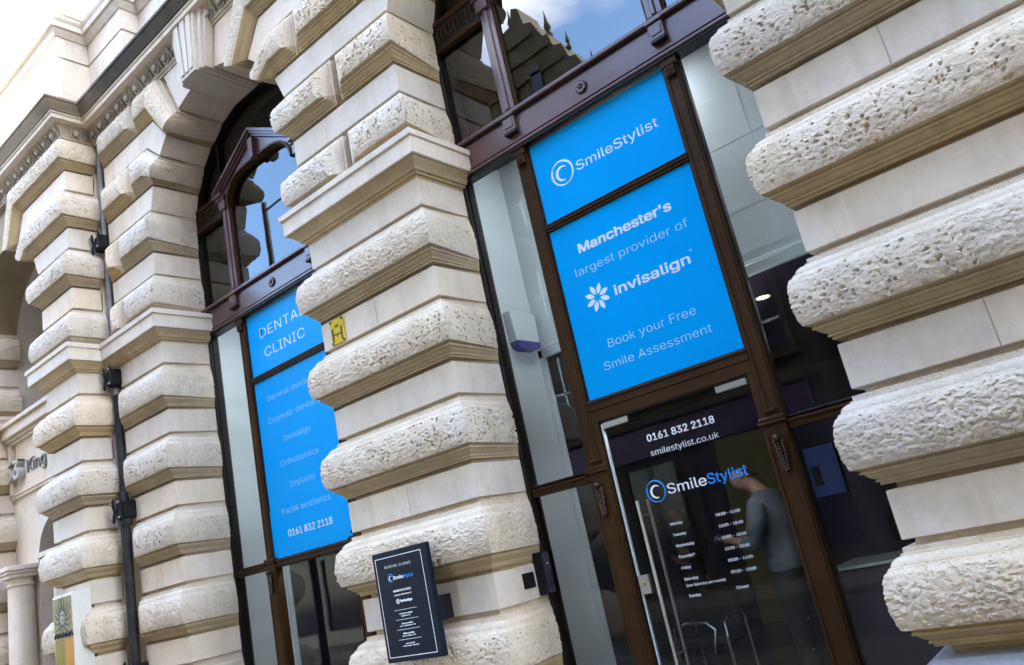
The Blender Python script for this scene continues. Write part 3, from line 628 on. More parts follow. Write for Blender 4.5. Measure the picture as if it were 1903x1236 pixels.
# ------------------------------------------------------------------ shop windows
def shopfront(xc, door):
    X = lambda v: xc+v
    f = MB()
    # jambs and round outer frame (black)
    for s in (-1, 1):
        f.box(X(s*1.3465), X(s*1.377), -.052, .06, 0, ZC, 'frameblack', .004)
        f.box(X(s*1.335), X(s*1.3465), -.018, .06, 0, ZC, 'frameblack')
    n = 36; P = []
    for i in range(n+1):
        a = pi*i/n; c, s_ = math.cos(a), math.sin(a)
        P.append([(X(-1.39*c), -.052, ZC+1.39*s_), (X(-1.35*c), -.052, ZC+1.35*s_), (X(-1.35*c), .06, ZC+1.35*s_), (X(-1.39*c), .06, ZC+1.39*s_), (X(-1.39*c), -.052, ZC+1.39*s_)])
    f.grid(np.array(P), 'frameblack')
    for s in (-1, 1):
        # mullions below the transom
        a, b = s*.655, s*.773
        f.box(X(a), X(b), -.026, .05, 2.11, 4.80, 'frame', .004)
        f.box(X(s*.638), X(a), -.010, .05, 2.60, 4.80, 'frameblack', .003)
        f.box(X(s*.672), X(s*.684), -.034, -.02, 2.15, 4.74, 'frame', .004)
        f.box(X(s*.745), X(s*.757), -.034, -.02, 2.15, 4.74, 'frame', .004)
        f.box(X(b), X(s*.785), -.012, .05, 0.1, 4.80, 'frameblack', .003)
        f.box(X(s*.655), X(s*.785), -.055, -.02, 4.74, 4.80, 'frame', .006)
        # lower mullion: wider, panelled
        f.box(X(s*.612), X(s*.775), -.045, .05, .1, 2.075, 'frame', .005)
        f.box(X(s*.628), X(s*.64), -.054, -.04, .2, 2.0, 'frame', .004); f.box(X(s*.748), X(s*.76), -.054, -.04, .2, 2.0, 'frame', .004)
        f.box(X(s*.600), X(s*.79), -.070, .03, 2.075, 2.095, 'frame', .006); f.box(X(s*.606), X(s*.785), -.060, .03, 2.095, 2.125, 'frame', .008)
        f.box(X(s*.648), X(s*.735), -.050, .0, 2.150, 2.175, 'frame', .006)
        # sidelight rail
        f.box(X(s*.785), X(s*1.3465), -.030, .05, 2.020, 2.085, 'frame', .005); f.box(X(s*.785), X(s*1.3465), -.048, .04, 2.060, 2.078, 'frame', .005)
        f.box(X(s*.785), X(s*1.3465), -.040, .04, 2.090, 2.105, 'frameblack', .004)
        f.box(X(s*.785), X(s*1.3465), -.03, .05, .1, .45, 'frame', .01)
    # bars between the blue panes
    f.box(X(-.655), X(.655), -.026, .05, 4.006, 4.072, 'frame', .004); f.box(X(-.655), X(.655), -.04, -.02, 4.026, 4.045, 'frame', .006); f.box(X(-.655), X(.655), -.034, -.02, 4.055, 4.064, 'frame', .003)
    if door:
        f.box(X(-.655), X(.655), -.030, .05, 2.52, 2.604, 'frame', .004); f.box(X(-.655), X(.655), -.044, -.02, 2.575, 2.592, 'frame', .006)
        f.box(X(-.655), X(.655), -.022, .05, 2.435, 2.52, 'frame', .004)
        for s in (-1, 1): f.box(X(s*.655), X(s*.605), -.020, .05, .1, 2.52, 'frame', .004)
        f.box(X(-.61), X(.61), -.012, .05, 2.425, 2.436, 'frameblack')
    else:
        f.box(X(-.655), X(.655), -.030, .05, 2.02, 2.105, 'frame', .004); f.box(X(-.655), X(.655), -.046, -.02, 2.075, 2.09, 'frame', .006); f.box(X(-.655), X(.655), -.04, .0, 2.03, 2.04, 'frameblack', .004)
        f.box(X(-.655), X(.655), -.03, .05, .1, .5, 'frame', .01)
    win = f.build('window', bld)
    # transom
    t = MB()
    t.box(X(-1.377), X(1.377), -.060, .06, 4.845, 5.09, 'framesky', .004)
    t.box(X(-1.377), X(1.377), -.085, .0, 4.815, 4.845, 'framesky', .008); t.box(X(-1.377), X(1.377), -.07, .05, 4.795, 4.815, 'frameblack', .004)
    t.box(X(-1.377), X(1.377), -.075, .0, 4.856, 4.868, 'framesky', .004)
    t.box(X(-1.377), X(1.377), -.072, .0, 5.085, 5.10, 'frameblack', .003); t.box(X(-1.377), X(1.377), -.105, .05, 5.10, 5.128, 'framesky', .008)
    t.box(X(-1.35), X(1.35), -.085, .05, 5.128, 5.145, 'framesky', .004); t.box(X(-1.35), X(1.35), -.05, .05, 5.145, 5.175, 'framesky', .005)
    t.build('transom', win)
    for s in (-1, 1):
        b = MB(); b.box(X(s*.72-.062), X(s*.72+.062), -.100, -.055, 4.955, 5.085, 'framesky', .006); b.box(X(s*.72-.070), X(s*.72+.070), -.118, -.055, 5.085, 5.103, 'framesky', .006)
        b.box(X(s*.72-.045), X(s*.72+.045), -.108, -.055, 4.985, 5.06, 'framesky', .004); b.box(X(s*.72-.062), X(s*.72+.062), -.112, -.055, 4.925, 4.955, 'frameblack', .006)
        b.build('bracket', win)
        b = MB(); b.box(X(s*.715-.042), X(s*.715+.042), -.062, -.03, 4.655, 4.735, 'frame', .006)
        for k in range(8):
            a = 2*pi*k/8; b.ellipsoid((X(s*.715)+.02*math.cos(a), -.064, 4.695+.02*math.sin(a)), (.011, .008, .011), 'frame', 6, 4)
        b.ellipsoid((X(s*.715), -.068, 4.695), (.008, .008, .008), 'frame', 6, 4); b.build('rosette_block', win)
        b = MB(); xx = X(s*.700)
        b.ellipsoid((xx, -.075, 1.985), (.026, .03, .026), 'bronze', 10, 6)
        random.seed(int(5+s))
        for k in range(9):
            zz = 1.955-k*.022; wd = .034-.0022*k
            for q in (-1, 1): b.ellipsoid((xx+q*wd*(.6+.3*random.random()), -.066, zz), (.013, .014, .015), 'bronze', 7, 5)
            b.ellipsoid((xx, -.070, zz-.008), (.011, .014, .013), 'bronze', 7, 5)
        b.build('carved_drop', win)
    b = MB(); cz = 4.972
    for k in range(8):
        a = 2*pi*k/8+.2; b.ellipsoid((xc+.034*math.cos(a), -.070, cz+.034*math.sin(a)), (.017, .013, .017), 'framesky', 8, 5)
    b.ellipsoid((xc, -.078, cz), (.014, .014, .014), 'framesky', 8, 5)
    b.add([(xc+.056*math.cos(2*pi*k/24), -.066, cz+.056*math.sin(2*pi*k/24)) for k in range(24)]+[(xc+.058*math.cos(2*pi*k/24), -.058, cz+.058*math.sin(2*pi*k/24)) for k in range(24)],
          [list(range(24))]+[[k, (k+1) % 24, 24+(k+1) % 24, 24+k] for k in range(24)], 'frameblack')
    b.build('rosette', win)
    # upper lights
    for s in (-1, 1):
        u = MB()
        u.box(X(s*.660), X(s*.792), -.045, .05, 5.175, 6.34, 'framesky', .006); u.box(X(s*.705), X(s*.745), -.064, -.03, 5.175, 6.34, 'framesky', .008)
        u.box(X(s*.64), X(s*.66), -.02, .05, 5.175, 6.3, 'frame', .004); u.box(X(s*.792), X(s*.81), -.02, .05, 5.175, 6.1, 'frame', .004)
        u.box(X(s*.792), X(s*1.35), -.045, .05, 6.13, 6.40, 'frameblack', .006); u.box(X(s*.792), X(s*1.35), -.065, .02, 6.37, 6.43, 'frame', .01); u.box(X(s*.792), X(s*1.35), -.06, .02, 6.115, 6.14, 'frame', .006)
        for k in range(9):
            u.tube([(X(s*(.86+.052*k)), -.05, 6.20), (X(s*(.875+.052*k)), -.055, 6.27), (X(s*(.86+.052*k)), -.05, 6.33)], .010, 'frame', 6)
        xm = .765; u.box(X(s*(xm-.022)), X(s*(xm+.022)), -.04, .05, 6.40, ZC+math.sqrt(1.35**2-xm**2), 'frameblack', .004)
        u.box(X(s*.66), X(s*.83), -.10, .02, 6.30, 6.345, 'framesky', .008); u.box(X(s*.675), X(s*.80), -.085, .02, 6.18, 6.30, 'framesky', .01)
        u.build('upper_mullion', win)
    # pediment with round headed opening
    p = MB(); hw = .83; z0, zp = 6.345, 6.80
    AZ = lambda x, w_=.645, d=0: 6.20+.326*math.sqrt(max(0, 1-abs(x/w_)**4))+d
    arc = [(x, AZ(x)) for x in -.645*np.cos(np.linspace(.25, pi-.25, 29))]
    tym = [(X(-.66), z0-.04)]+[(X(x), z) for x, z in arc]+[(X(.66), z0-.04), (X(hw-.04), z0), (X(0), zp-.03), (X(-hw+.04), z0)]
    p.prism(tym, -.055, .03, 'framesky')
    for s in (-1, 1):
        for (o, th, yy) in ((0, .035, -.13), (.035, .03, -.105), (.065, .028, -.08)):
            za, zb = z0+.075-o, zp+.075-o
            p.prism([(X(0), zb), (X(s*(hw-.0)), za), (X(s*(hw-.0)), za-th), (X(0), zb-th)][::(1 if s > 0 else -1)], yy, .03+.001*s, 'framesky')
        p.box(X(s*(hw-.16)), X(s*(hw+.01)), -.128, .02, z0-.015, z0+.03, 'framesky', .004)
    # archivolt
    arr = []
    for x in -.645*np.cos(np.linspace(.05, pi-.05, 33)):
        z = AZ(x); k_ = .62/.645
        arr.append([(X(x), -.055, z), (X(x), -.075, z-.002), (X(x*k_), -.075, z-.022), (X(x*k_), -.04, z-.026), (X(x*k_), .03, z-.026)])
    p.grid(np.array(arr), 'frame')
    p.prism([(X(-.032), 6.50), (X(.032), 6.50), (X(.048), 6.735), (X(-.048), 6.735)], -.115, -.05, 'framesky')
    p.build('pediment', win)
    # glass
    def pane(P, y, mat='glass', nm='pane'):
        g = MB(); g.sheet(P, y, mat); g.build(nm, win, smooth=False)
    for s in (-1, 1):
        a, b = sorted((X(s*.78), X(s*1.345))); pane([(a, .45), (b, .45), (b, 2.03), (a, 2.03)], .0); pane([(a, 2.08), (b, 2.08), (b, 4.81), (a, 4.81)], .0)
    if not door: pane([(X(-.65), .5), (X(.65), .5), (X(.65), 2.03), (X(-.65), 2.03)], .001)
    arc2 = [(X(x), 6.20+.326*math.sqrt(max(0, 1-abs(x/.65)**4))) for x in -.65*np.cos(np.linspace(.2, pi-.2, 29))]
    pane([(X(.65), 5.15), (X(-.65), 5.15)][::-1]+[(X(.65), 6.22)]+arc2[::-1]+[(X(-.65), 6.22)], .004, 'mirror', 'upper_pane')
    for s in (-1, 1):
        a, b = sorted((X(s*.79), X(s*1.35))); pane([(a, 5.15), (b, 5.15), (b, 6.14), (a, 6.14)], .004, 'mirror', 'upper_pane')
    g = MB(); rr = 1.352; P = [(X(-rr*math.cos(a)), ZC+rr*math.sin(a)) for a in np.linspace(R(18), pi-R(18), 33)]
    g.sheet(P[::-1], .012, 'glass'); g.build('lunette_pane', win, smooth=False)
    # blue vinyl panes
    for z0, z1, hw2, nm in ((2.604 if door else 2.108, 4.003, .6545, 'lower'), (4.076, 4.775, .640, 'upper')):
        bb = MB(); bb.box(X(-hw2), X(hw2), -.002, .004, z0, z1, 'blue', 0); bb.box(X(-hw2-.01), X(hw2+.01), .006, .02, z0-.005, z1+.005, 'frameblack', 0)
        bb.build('blue_panel', win)
    # inside: white reveals and bulkhead
    return win
wA = shopfront(0, True); tag(wA, 'arched shopfront with the glass door and blue panels above it')
wB = shopfront(B, False); tag(wB, 'arched shopfront left of the middle pier, blue panel down to the rail')
YT = -.0032
t = MB()
text(t, 'SmileStylist', -.250, .497, 4.375, .112, YT, 'white', 0)
swirl(t, -.388, 4.425, .110, YT, 'white', 'white')
text(t, "Manchester's", -.410, .414, 3.733, .102, YT, 'white', .03)
text(t, 'largest provider of', -.490, .503, 3.562, .092, YT, 'whitepale', -.010)
text(t, 'invisalign', -.196, .442, 3.303, .105, YT, 'white', .022); flower(t, -.352, 3.344, .112, YT, 'white')
text(t, 'Book your Free', -.360, .380, 2.942, .094, YT, 'whitepale', -.010)
text(t, 'Smile Assessment', -.440, .456, 2.786, .090, YT, 'whitepale', -.010)
crescent(t, .468, 3.39, .008, .005, .1, 0, YT, 'white')
t.build('lettering', wA, smooth=False)
t = MB(); W = lambda x: x
text(t, 'DENTAL', -4.625, -3.80, 4.470, .155, YT, 'white', -.010); text(t, 'CLINIC', -4.575, -3.855, 4.236, .153, YT, 'white', -.010)
text(t, 'General dentistry', -4.645, -3.765, 3.750, .088, YT, 'whitefaint', -.008); text(t, 'Cosmetic dentistry', -4.668, -3.757, 3.505, .088, YT, 'whitefaint', -.008)
text(t, 'Invisalign', -4.440, -3.985, 3.264, .086, YT, 'whitefaint', -.008); text(t, 'Orthodontics', -4.552, -3.905, 3.015, .088, YT, 'whitefaint', -.008)
text(t, 'Implants', -4.436, -4.012, 2.779, .086, YT, 'whitefaint', -.008); text(t, 'Facial aesthetics', -4.626, -3.820, 2.528, .088, YT, 'whitefaint', -.008)
text(t, '0161 832 2118', -4.572, -3.845, 2.294, .098, YT, 'white', .010)
t.build('lettering', wB, smooth=False)

# glass door
g = MB(); g.sheet([(-.590, .12), (.600, .12), (.600, 2.425), (-.590, 2.425)], .002, 'glassdoor'); door = g.build('door', bld, smooth=False)
g = MB(); g.box(-.590, -.576, -.010, .016, .12, 2.41, 'alu', .002); g.build('edge_strip', door)
for x0, x1 in ((-.575, -.355), (.36, .59)):
    g = MB(); g.box(x0, x1, -.016, .022, 2.372, 2.418, 'steel', .004); g.build('hinge', door)
g = MB(); g.box(-.585, -.500, -.018, .026, 1.178, 1.308, 'steel', .004); g.box(-.545, -.535, -.024, -.016, 1.235, 1.262, 'brass', .002); g.ellipsoid((-.540, -.022, 1.255), (.010, .006, .010), 'brass', 10, 6); g.build('lock', door)
for sy in (-1, 1):
    g = MB(); y = sy*.075; g.tube([(-.405, y, .60), (-.405, y, 1.81)], .0135, 'steel', 14)
    for z in (.77, 1.70): g.tube([(-.405, 0, z), (-.405, y, z)], .009, 'steel', 10)
    g.build('handle', door)
YD = -.0012; t = MB()
text(t, '0161 832 2118', -.243, .290, 2.192, .070, YD, 'whitepure', .016); text(t, 'smilestylist.co.uk', -.243, .293, 2.088, .062, YD, 'whitepure', -.006)
swirl(t, -.279, 1.845, .080, YD, 'bluel', 'whitepure')
text(t, 'Smile', -.186, .118, 1.806, .098, YD, 'whitepure', .006); text(t, 'Stylist', .128, .420, 1.806, .098, YD, 'bluel', .008)
for i, (d_, h_) in enumerate((('Monday', '08:00 - 16:00'), ('Tuesday', '10:00 - 18:00'), ('Wednesday', '10:00 - 18:00'), ('Thursday*', '10:00 - 20:00'), ('Friday', '10:00 - 14:00'), ('Saturday', '09:00 - 15:00'))):
    z = 1.597-i*.0745; text(t, d_, -.233, 0, z-.002, .027, YD, 'whitepure', .004, align='left'); text(t, h_, .118, 0, z-.006, .027, YD, 'whitepure', .004, align='left')
text(t, '(one Saturday per month)', -.229, .062, 1.181, .024, YD, 'whitepure', .002); text(t, 'Sunday', -.229, 0, 1.112, .027, YD, 'whitepure', .004, align='left'); text(t, 'Closed', .125, 0, 1.118, .027, YD, 'whitepure', .004, align='left')
t.build('lettering', door, smooth=False)

# ------------------------------------------------------------------ interiors
FL = .10
def interior(xc, zh, dp, name):
    i = MB()
    for s in (-1, 1):
        a, b = sorted((xc+s*1.378, xc+s*1.43)); i.box(a, b, .062, dp, FL, 5.1, 'wallin')
    i.box(xc-1.43, xc+1.43, dp, dp+.06, zh, 5.1, 'wallin'); i.box(xc-1.43, xc+1.43, .062, dp, 5.1, 5.14, 'wallin')
    i.box(xc-1.378, xc+1.378, dp-.003, dp+.001, 3.716, 3.719, 'alu'); i.box(xc-1.378, xc+1.378, dp-.003, dp+.001, 4.25, 4.253, 'alu')
    for x_ in (-.9, .95): i.box(xc+x_, xc+x_+.003, dp-.003, dp+.001, 3.72, 5.1, 'alu')
    o = i.build('interior_wall', bld); tag(o, name)
    h = MB(); h.box(xc-1.378, xc+1.378, dp-.03, dp+.02, zh-.075, zh+.005, 'alu', .004); h.box(xc-1.378, xc+1.378, dp-.045, dp, zh-.002, zh+.02, 'alu', .004)
    for s in (-1, 1): a, b = sorted((xc+s*1.378, xc+s*1.335)); h.box(a, b, dp-.03, dp+.02, FL, zh, 'alu', .004); a, b = sorted((xc+s*1.335, xc+s*1.322)); h.box(a, b, dp-.015, dp+.01, FL, zh-.07, 'alu', .003)
    h.build('opening_frame', o)
interior(0, 3.285, .55, 'white lobby reveals and bulkhead behind the doorway glass')
interior(B, 2.55, .62, 'white reveals and bulkhead behind the left shop window')
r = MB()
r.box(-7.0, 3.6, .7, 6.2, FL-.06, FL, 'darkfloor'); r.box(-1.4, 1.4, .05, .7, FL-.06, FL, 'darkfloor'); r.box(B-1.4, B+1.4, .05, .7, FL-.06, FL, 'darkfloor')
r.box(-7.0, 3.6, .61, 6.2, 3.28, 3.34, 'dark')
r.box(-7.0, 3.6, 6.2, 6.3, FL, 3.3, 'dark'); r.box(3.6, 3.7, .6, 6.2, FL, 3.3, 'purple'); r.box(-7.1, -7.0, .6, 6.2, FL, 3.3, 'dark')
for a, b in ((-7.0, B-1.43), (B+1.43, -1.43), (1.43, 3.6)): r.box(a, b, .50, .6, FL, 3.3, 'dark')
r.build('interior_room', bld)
for q in ((-2.35, -1.55, 5.6, 5.7, FL, 2.6, 'olive'), (-1.48, -1.38, 5.5, 5.9, FL, 3.28, 'dark'), (-4.9, -4.5, 3.4, 3.5, FL, 3.0, 'olive'), (.4, 3.2, 5.2, 5.3, 1.2, 3.27, 'purple')):
    r = MB(); r.box(*q, .01); r.build('wall_panel', bld)
for x_, y_ in ((.33, 1.55), (-2.4, 3.4), (1.9, 3.3), (-5.0, 3.0)):
    r = MB(); r.lathe([(0, -.004), (.052, -.004)], (x_, y_, 3.28), 'lamp', 20); r.lathe([(.052, -.004), (.07, -.010), (.072, 0)], (x_, y_, 3.28), 'alu', 20); r.build('downlight', bld)
for xc in (0, B):
    r = MB(); r.box(xc-.42, xc+.42, .12, .42, 5.085, 5.098, 'lobbyfill', .003); r.build('fill_light_panel', bld)  # added fill panel, hidden behind the blue panes to brighten the lobby walls
    for z_ in ((2.515,) if xc == 0 else (2.135, 3.6)):
        r = MB(); r.tube([(xc-.52, .11, z_), (xc+.52, .11, z_)], .013, 'tube', 10); r.build('fill_light_tube', bld)  # added fill tubes, hidden behind header and rail to brighten the reveals
# upper room darkness behind the lunettes
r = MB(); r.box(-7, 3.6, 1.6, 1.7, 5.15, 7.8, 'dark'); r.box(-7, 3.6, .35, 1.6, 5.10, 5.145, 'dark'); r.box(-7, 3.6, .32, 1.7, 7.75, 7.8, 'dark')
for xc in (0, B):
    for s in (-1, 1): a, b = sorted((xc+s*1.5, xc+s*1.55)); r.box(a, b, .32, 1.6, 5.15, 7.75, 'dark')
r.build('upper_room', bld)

# ------------------------------------------------------------------ ground
g = MB(); g.box(-60, 60, -4.3, .1, -.12, 0, 'paving'); g.box(-60, 60, -16, -9.3, -.12, 0, 'paving'); tag(g.build('pavement', smooth=False), kind='structure')
g = MB(); g.add([(-400, -400, -.125), (400, -400, -.125), (400, 400, -.125), (-400, 400, -.125)], [[0, 1, 2, 3]], 'asphalt'); tag(g.build('road', smooth=False), kind='structure')
g = MB()
for z in (0,):
    for y in (-4.62, -4.74): g.box(-60, 60, y-.03, y+.03, -.1215, -.121, 'yellow')
tag(g.build('road_marking', smooth=False), kind='structure')

# ------------------------------------------------------------------ small fixtures on the facade
def sign_board():
    root = empty('sign_board', (-2.045, -.84, 1.06)); tag(root, 'tall navy dental clinic sign board standing off the middle pier', 'sign')
    x0, x1, z0, z1, yf = -2.342, -1.748, 1.060, 1.853, -.872
    a = MB(); a.box(x0, x1, yf, yf+.045, z0, z1, 'navy', .003); o = a.build('board')
    b = MB(); i = .032; xa, xb, za, zb = x0+i-.004, x1-i-.026, z0+.034, z1-.042; w_ = .0022
    for q in ((xa, xb, za, za+2*w_), (xa, xb, zb-2*w_, zb), (xa, xa+2*w_, za, zb), (xb-2*w_, xb, za, zb)): b.box(q[0], q[1], yf-.0006, yf, q[2], q[3], 'whitepure')
    y = yf-.001; xm = -2.068
    text(b, 'DENTAL CLINIC', -2.216, -1.928, 1.730, .026, y, 'alu', -.012)
    swirl(b, -2.190+.022, 1.655, .033, y, 'bluel', 'whitepure'); text(b, 'Smile', -2.140, -2.030, 1.640, .034, y, 'whitepure', .012); text(b, 'Stylist', -2.026, -1.922, 1.640, .034, y, 'bluel', .006)
    text(b, "MANCHESTER'S", -2.160, -1.970, 1.550, .021, y, 'whitepure', .02); text(b, 'LARGEST PROVIDER OF', -2.158, -1.970, 1.522, .014, y, 'whitepure', .01)
    flower(b, -2.128, 1.482, .022, y, 'whitepure'); text(b, 'invisalign', -2.098, -1.975, 1.474, .024, y, 'whitepure', .03)
    for zz in (1.420, 1.351, 1.281, 1.211): b.box(-2.185, -1.942, yf-.0006, yf, zz-.0012, zz+.0012, 'whitepure')
    for zz, s1, s2 in ((1.388, .066, .048), (1.318, .062, .082), (1.248, .060, .070), (1.178, .048, .082)):    # small print, unreadable in the photograph
        for (h, zz2, hw, step) in ((.0065, zz, s1, .0105), (.005, zz-.0155, s2, .0092)):
            x = xm-hw; random.seed(int(zz*1000)+int(h*1e4))
            while x < xm+hw:
                ww = step*(.45+.35*random.random()); b.box(x, x+ww, yf-.0006, yf, zz2, zz2+h*(1 if random.random() < .6 else 1.4), 'whitepure'); x += step*(1.35 if random.random() < .15 else .82)
    l_ = b.build('lettering', smooth=False)
    c = MB(); c.box(-2.02, -1.828, YF-.001, yf+.04, 1.290, 1.462, 'black', .003); br = c.build('bracket')
    under(root, o, l_, br)
sign_board()
def hsign():
    root = empty('fire_hydrant_sign', (-2.61, -.632, 3.69)); tag(root, 'small yellow hydrant plate with a black letter H on the middle pier', 'sign')
    a = MB(); a.box(-2.704, -2.519, -.632, -.621, 3.688, 3.918, 'yellow', .004); o = a.build('plate')
    b = MB(); text(b, 'H', -2.682, -2.545, 3.712, .180, -.6335, 'charcoal', -.006); text(b, '100', -2.634, -2.588, 3.838, .036, -.634, 'charcoal', 0); text(b, '7', -2.622, -2.602, 3.745, .03, -.634, 'charcoal', 0)
    for x in (-2.688, -2.535):
        for z in (3.705, 3.901): b.tube([(x, -.632, z), (x, -.638, z)], .011, 'castiron', 10)
    under(root, o, b.build('lettering', smooth=False))
hsign()
a = MB(); a.box(-HB, -HB+.006, -.313, -.176, 1.371, 1.484, 'black', .001); tag(a.build('blank_plate'), 'small square black plate on the pier side beside the keypad', 'plate')
def keypad():
    root = empty('entry_keypad', (-1.33, -.09, 1.30)); tag(root, 'black door entry keypad box at the left edge of the doorway bay', 'entry keypad')
    a = MB(); a.box(-HB, -1.285, -.155, -.055, 1.300, 1.612, 'black', .006); a.box(-1.285, -1.281, -.145, -.065, 1.312, 1.60, 'charcoal', .001); o = a.build('housing')
    b = MB()
    for r_ in range(4):
        for c_ in range(3): b.box(-1.281, -1.277, -.137+c_*.026, -.119+c_*.026, 1.36+r_*.026, 1.378+r_*.026, 'castiron', .001)
    k = b.build('key_buttons'); c = MB(); c.ellipsoid((-1.279, -.105, 1.52), (.004, .006, .006), 'whitepure', 8, 6); under(root, o, k, c.build('lamp_lens'))
keypad()
def alarm():
    root = empty('alarm_box', (-1.34, .3, 3.26)); tag(root, 'white alarm box with dark blue underside on the lobby wall', 'alarm box')
    a = MB(); P = [(.135, 3.60), (.485, 3.60), (.470, 3.335), (.155, 3.335)]
    def pr(P, x0, x1, mat):
        n = len(P); a.add([(x0, y, z) for y, z in P]+[(x1, y, z) for y, z in P], [list(range(n))[::-1], list(range(n, 2*n))]+[[i, (i+1) % n, n+(i+1) % n, n+i] for i in range(n)], mat)
    pr(P, -1.378, -1.30, 'wallin'); o = a.build('casing')
    a = MB(); pr([(.155, 3.334), (.470, 3.334), (.455, 3.285), (.40, 3.262), (.22, 3.262), (.17, 3.285)], -1.378, -1.292, 'alarmblue'); under(root, o, a.build('lens'))
alarm()
def pipe():
    root = empty('drainpipe', (-6.53, -.71, 0)); tag(root, 'grey cast iron drainpipe running down between two stone piers', 'drainpipe')
    a = MB(); a.tube([(-6.54, -.715, 0), (-6.54, -.715, 3.1)], .052, 'castiron', 16); a.tube([(-6.54, -.70, 3.05), (-6.66, -.64, 3.3), (-6.66, -.64, 4.4)], .045, 'castiron', 16)
    a.tube([(-6.66, -.64, 4.4), (-6.735, -.60, 4.75), (-6.735, -.60, 7.85)], .036, 'leadgrey', 16)
    for z in (1.05, 2.85): a.tube([(-6.535, -.705, z), (-6.535, -.705, z+.07)], .066 if z < 4.6 else .05, 'castiron', 16)
    o = a.build('pipe'); L_ = [o]
    for z in (1.28, 3.02, 4.60, 6.38):
        dx = 0 if z < 4 else (-.10 if z < 5 else -.15); dy = 0 if z < 4 else .05
        b = MB(); b.box(-6.62+dx, -6.45+dx, -.78+dy, -.60+dy, z-.10, z+.10, 'black', .02)
        for s in (-1, 1):
            b.tube([(-6.54+dx+s*.07, -.80+dy, z-.13), (-6.54+dx+s*.085, -.80+dy, z-.10), (-6.54+dx+s*.07, -.79+dy, z), (-6.54+dx+s*.085, -.80+dy, z+.10), (-6.54+dx+s*.07, -.80+dy, z+.14)], [.008, .022, .014, .022, .008], 'black', 8)
            for q in (-1, 1): b.ellipsoid((-6.54+dx+s*.085, -.82+dy, z+q*.085), (.016, .016, .016), 'leadgrey', 8, 6)
        L_.append(b.build('ear_bracket'))
    under(root, *L_)
pipe()
def banner():
    root = empty('banner_sign', (-7.1, -1.25, .9)); tag(root, 'amber and black banner box with a patterned head on the corner pier', 'banner sign')
    x0, x1, y, z0, z1 = -7.33, -6.845, -1.20, .8, 2.235
    a = MB(); a.box(x0, x1+.01, y+.002, -1.0, z0, z1+.01, 'cream', .004); o = a.build('box')
    b = MB(); zt = 1.78
    b.box(x0+.02, x1-.015, y-.002, y+.002, zt, z1-.015, 'gold'); b.box(x0+.02, (x0+x1)/2+.02, y-.002, y+.002, z0+.02, zt, 'ochre'); b.box((x0+x1)/2+.021, x1-.015, y-.002, y+.002, z0+.02, zt, 'amber')
    cx, cz = (x0+x1)/2, (zt+z1)/2                 # dark rays around a pale centre
    for k in range(14):
        an = 2*pi*k/14+.12; P = []
        for i in range(7):
            t_ = i/6; r_ = .07+.15*t_; aa = an+.5*(t_**1.5)*(1 if math.cos(an) > 0 else -1); P.append((r_*math.cos(aa), r_*1.05*math.sin(aa), .016*(1-.4*t_)))
        V = [(cx+u-math.sin(an)*w_, y-.0035, cz+v+math.cos(an)*w_) for u, v, w_ in P]+[(cx+u+math.sin(an)*w_, y-.0035, cz+v-math.cos(an)*w_) for u, v, w_ in P]
        b.add(V, [[i, i+1, 7+i+1, 7+i] for i in range(6)], 'charcoal')
    b.ellipsoid((cx, y-.003, cz), (.05, .002, .075), 'leadgrey', 14, 8); b.box(cx-.025, cx+.03, y-.0065, y-.004, cz+.02, cz+.035, 'charcoal'); b.box(cx-.006, cx+.012, y-.0065, y-.004, cz-.04, cz-.015, 'charcoal')
    for k in range(5): b.tube([(x0+.03+.09*k, y-.004, zt+.03), (x0+.08+.09*k, y-.004, zt+.07), (x0+.12+.09*k, y-.004, zt+.03)], .012, 'charcoal', 5)
    under(root, o, b.build('printed_face', smooth=False))
banner()

# ------------------------------------------------------------------ people and furniture inside
def skinmesh(chains, sub=2):
    """chains: list of lists of (pos, rx, ry); first vertex of a chain equal to an earlier vertex is shared"""
    me = bpy.data.meshes.new('s'); V = []; E = []; Rr = []; key = {}
    for ch in chains:
        prev = None
        for p, rx, ry in ch:
            k = tuple(round(c, 5) for c in p)
            if k not in key: key[k] = len(V); V.append(p); Rr.append((rx, ry))
            if prev is not None: E.append((prev, key[k]))
            prev = key[k]
    me.from_pydata(V, E, []); o = bpy.data.objects.new('s', me); C.objects.link(o)
    md = o.modifiers.new('k', 'SKIN'); md.use_smooth_shade = True
    for i, d in enumerate(me.skin_vertices[0].data): d.radius = Rr[i]; d.use_root = (i == 0)
    sb = o.modifiers.new('u', 'SUBSURF'); sb.levels = sub; sb.render_levels = sub
    dg = bpy.context.evaluated_depsgraph_get(); dg.update(); m2 = bpy.data.meshes.new_from_object(o.evaluated_get(dg)); bpy.data.objects.remove(o)
    V = np.empty(len(m2.vertices)*3); m2.vertices.foreach_get('co', V); V = V.reshape(-1, 3); Nn = np.empty(len(m2.vertices)*3); m2.vertices.foreach_get('normal', Nn)
    F = [list(p.vertices) for p in m2.polygons]; bpy.data.meshes.remove(m2); return V, F, Nn.reshape(-1, 3)
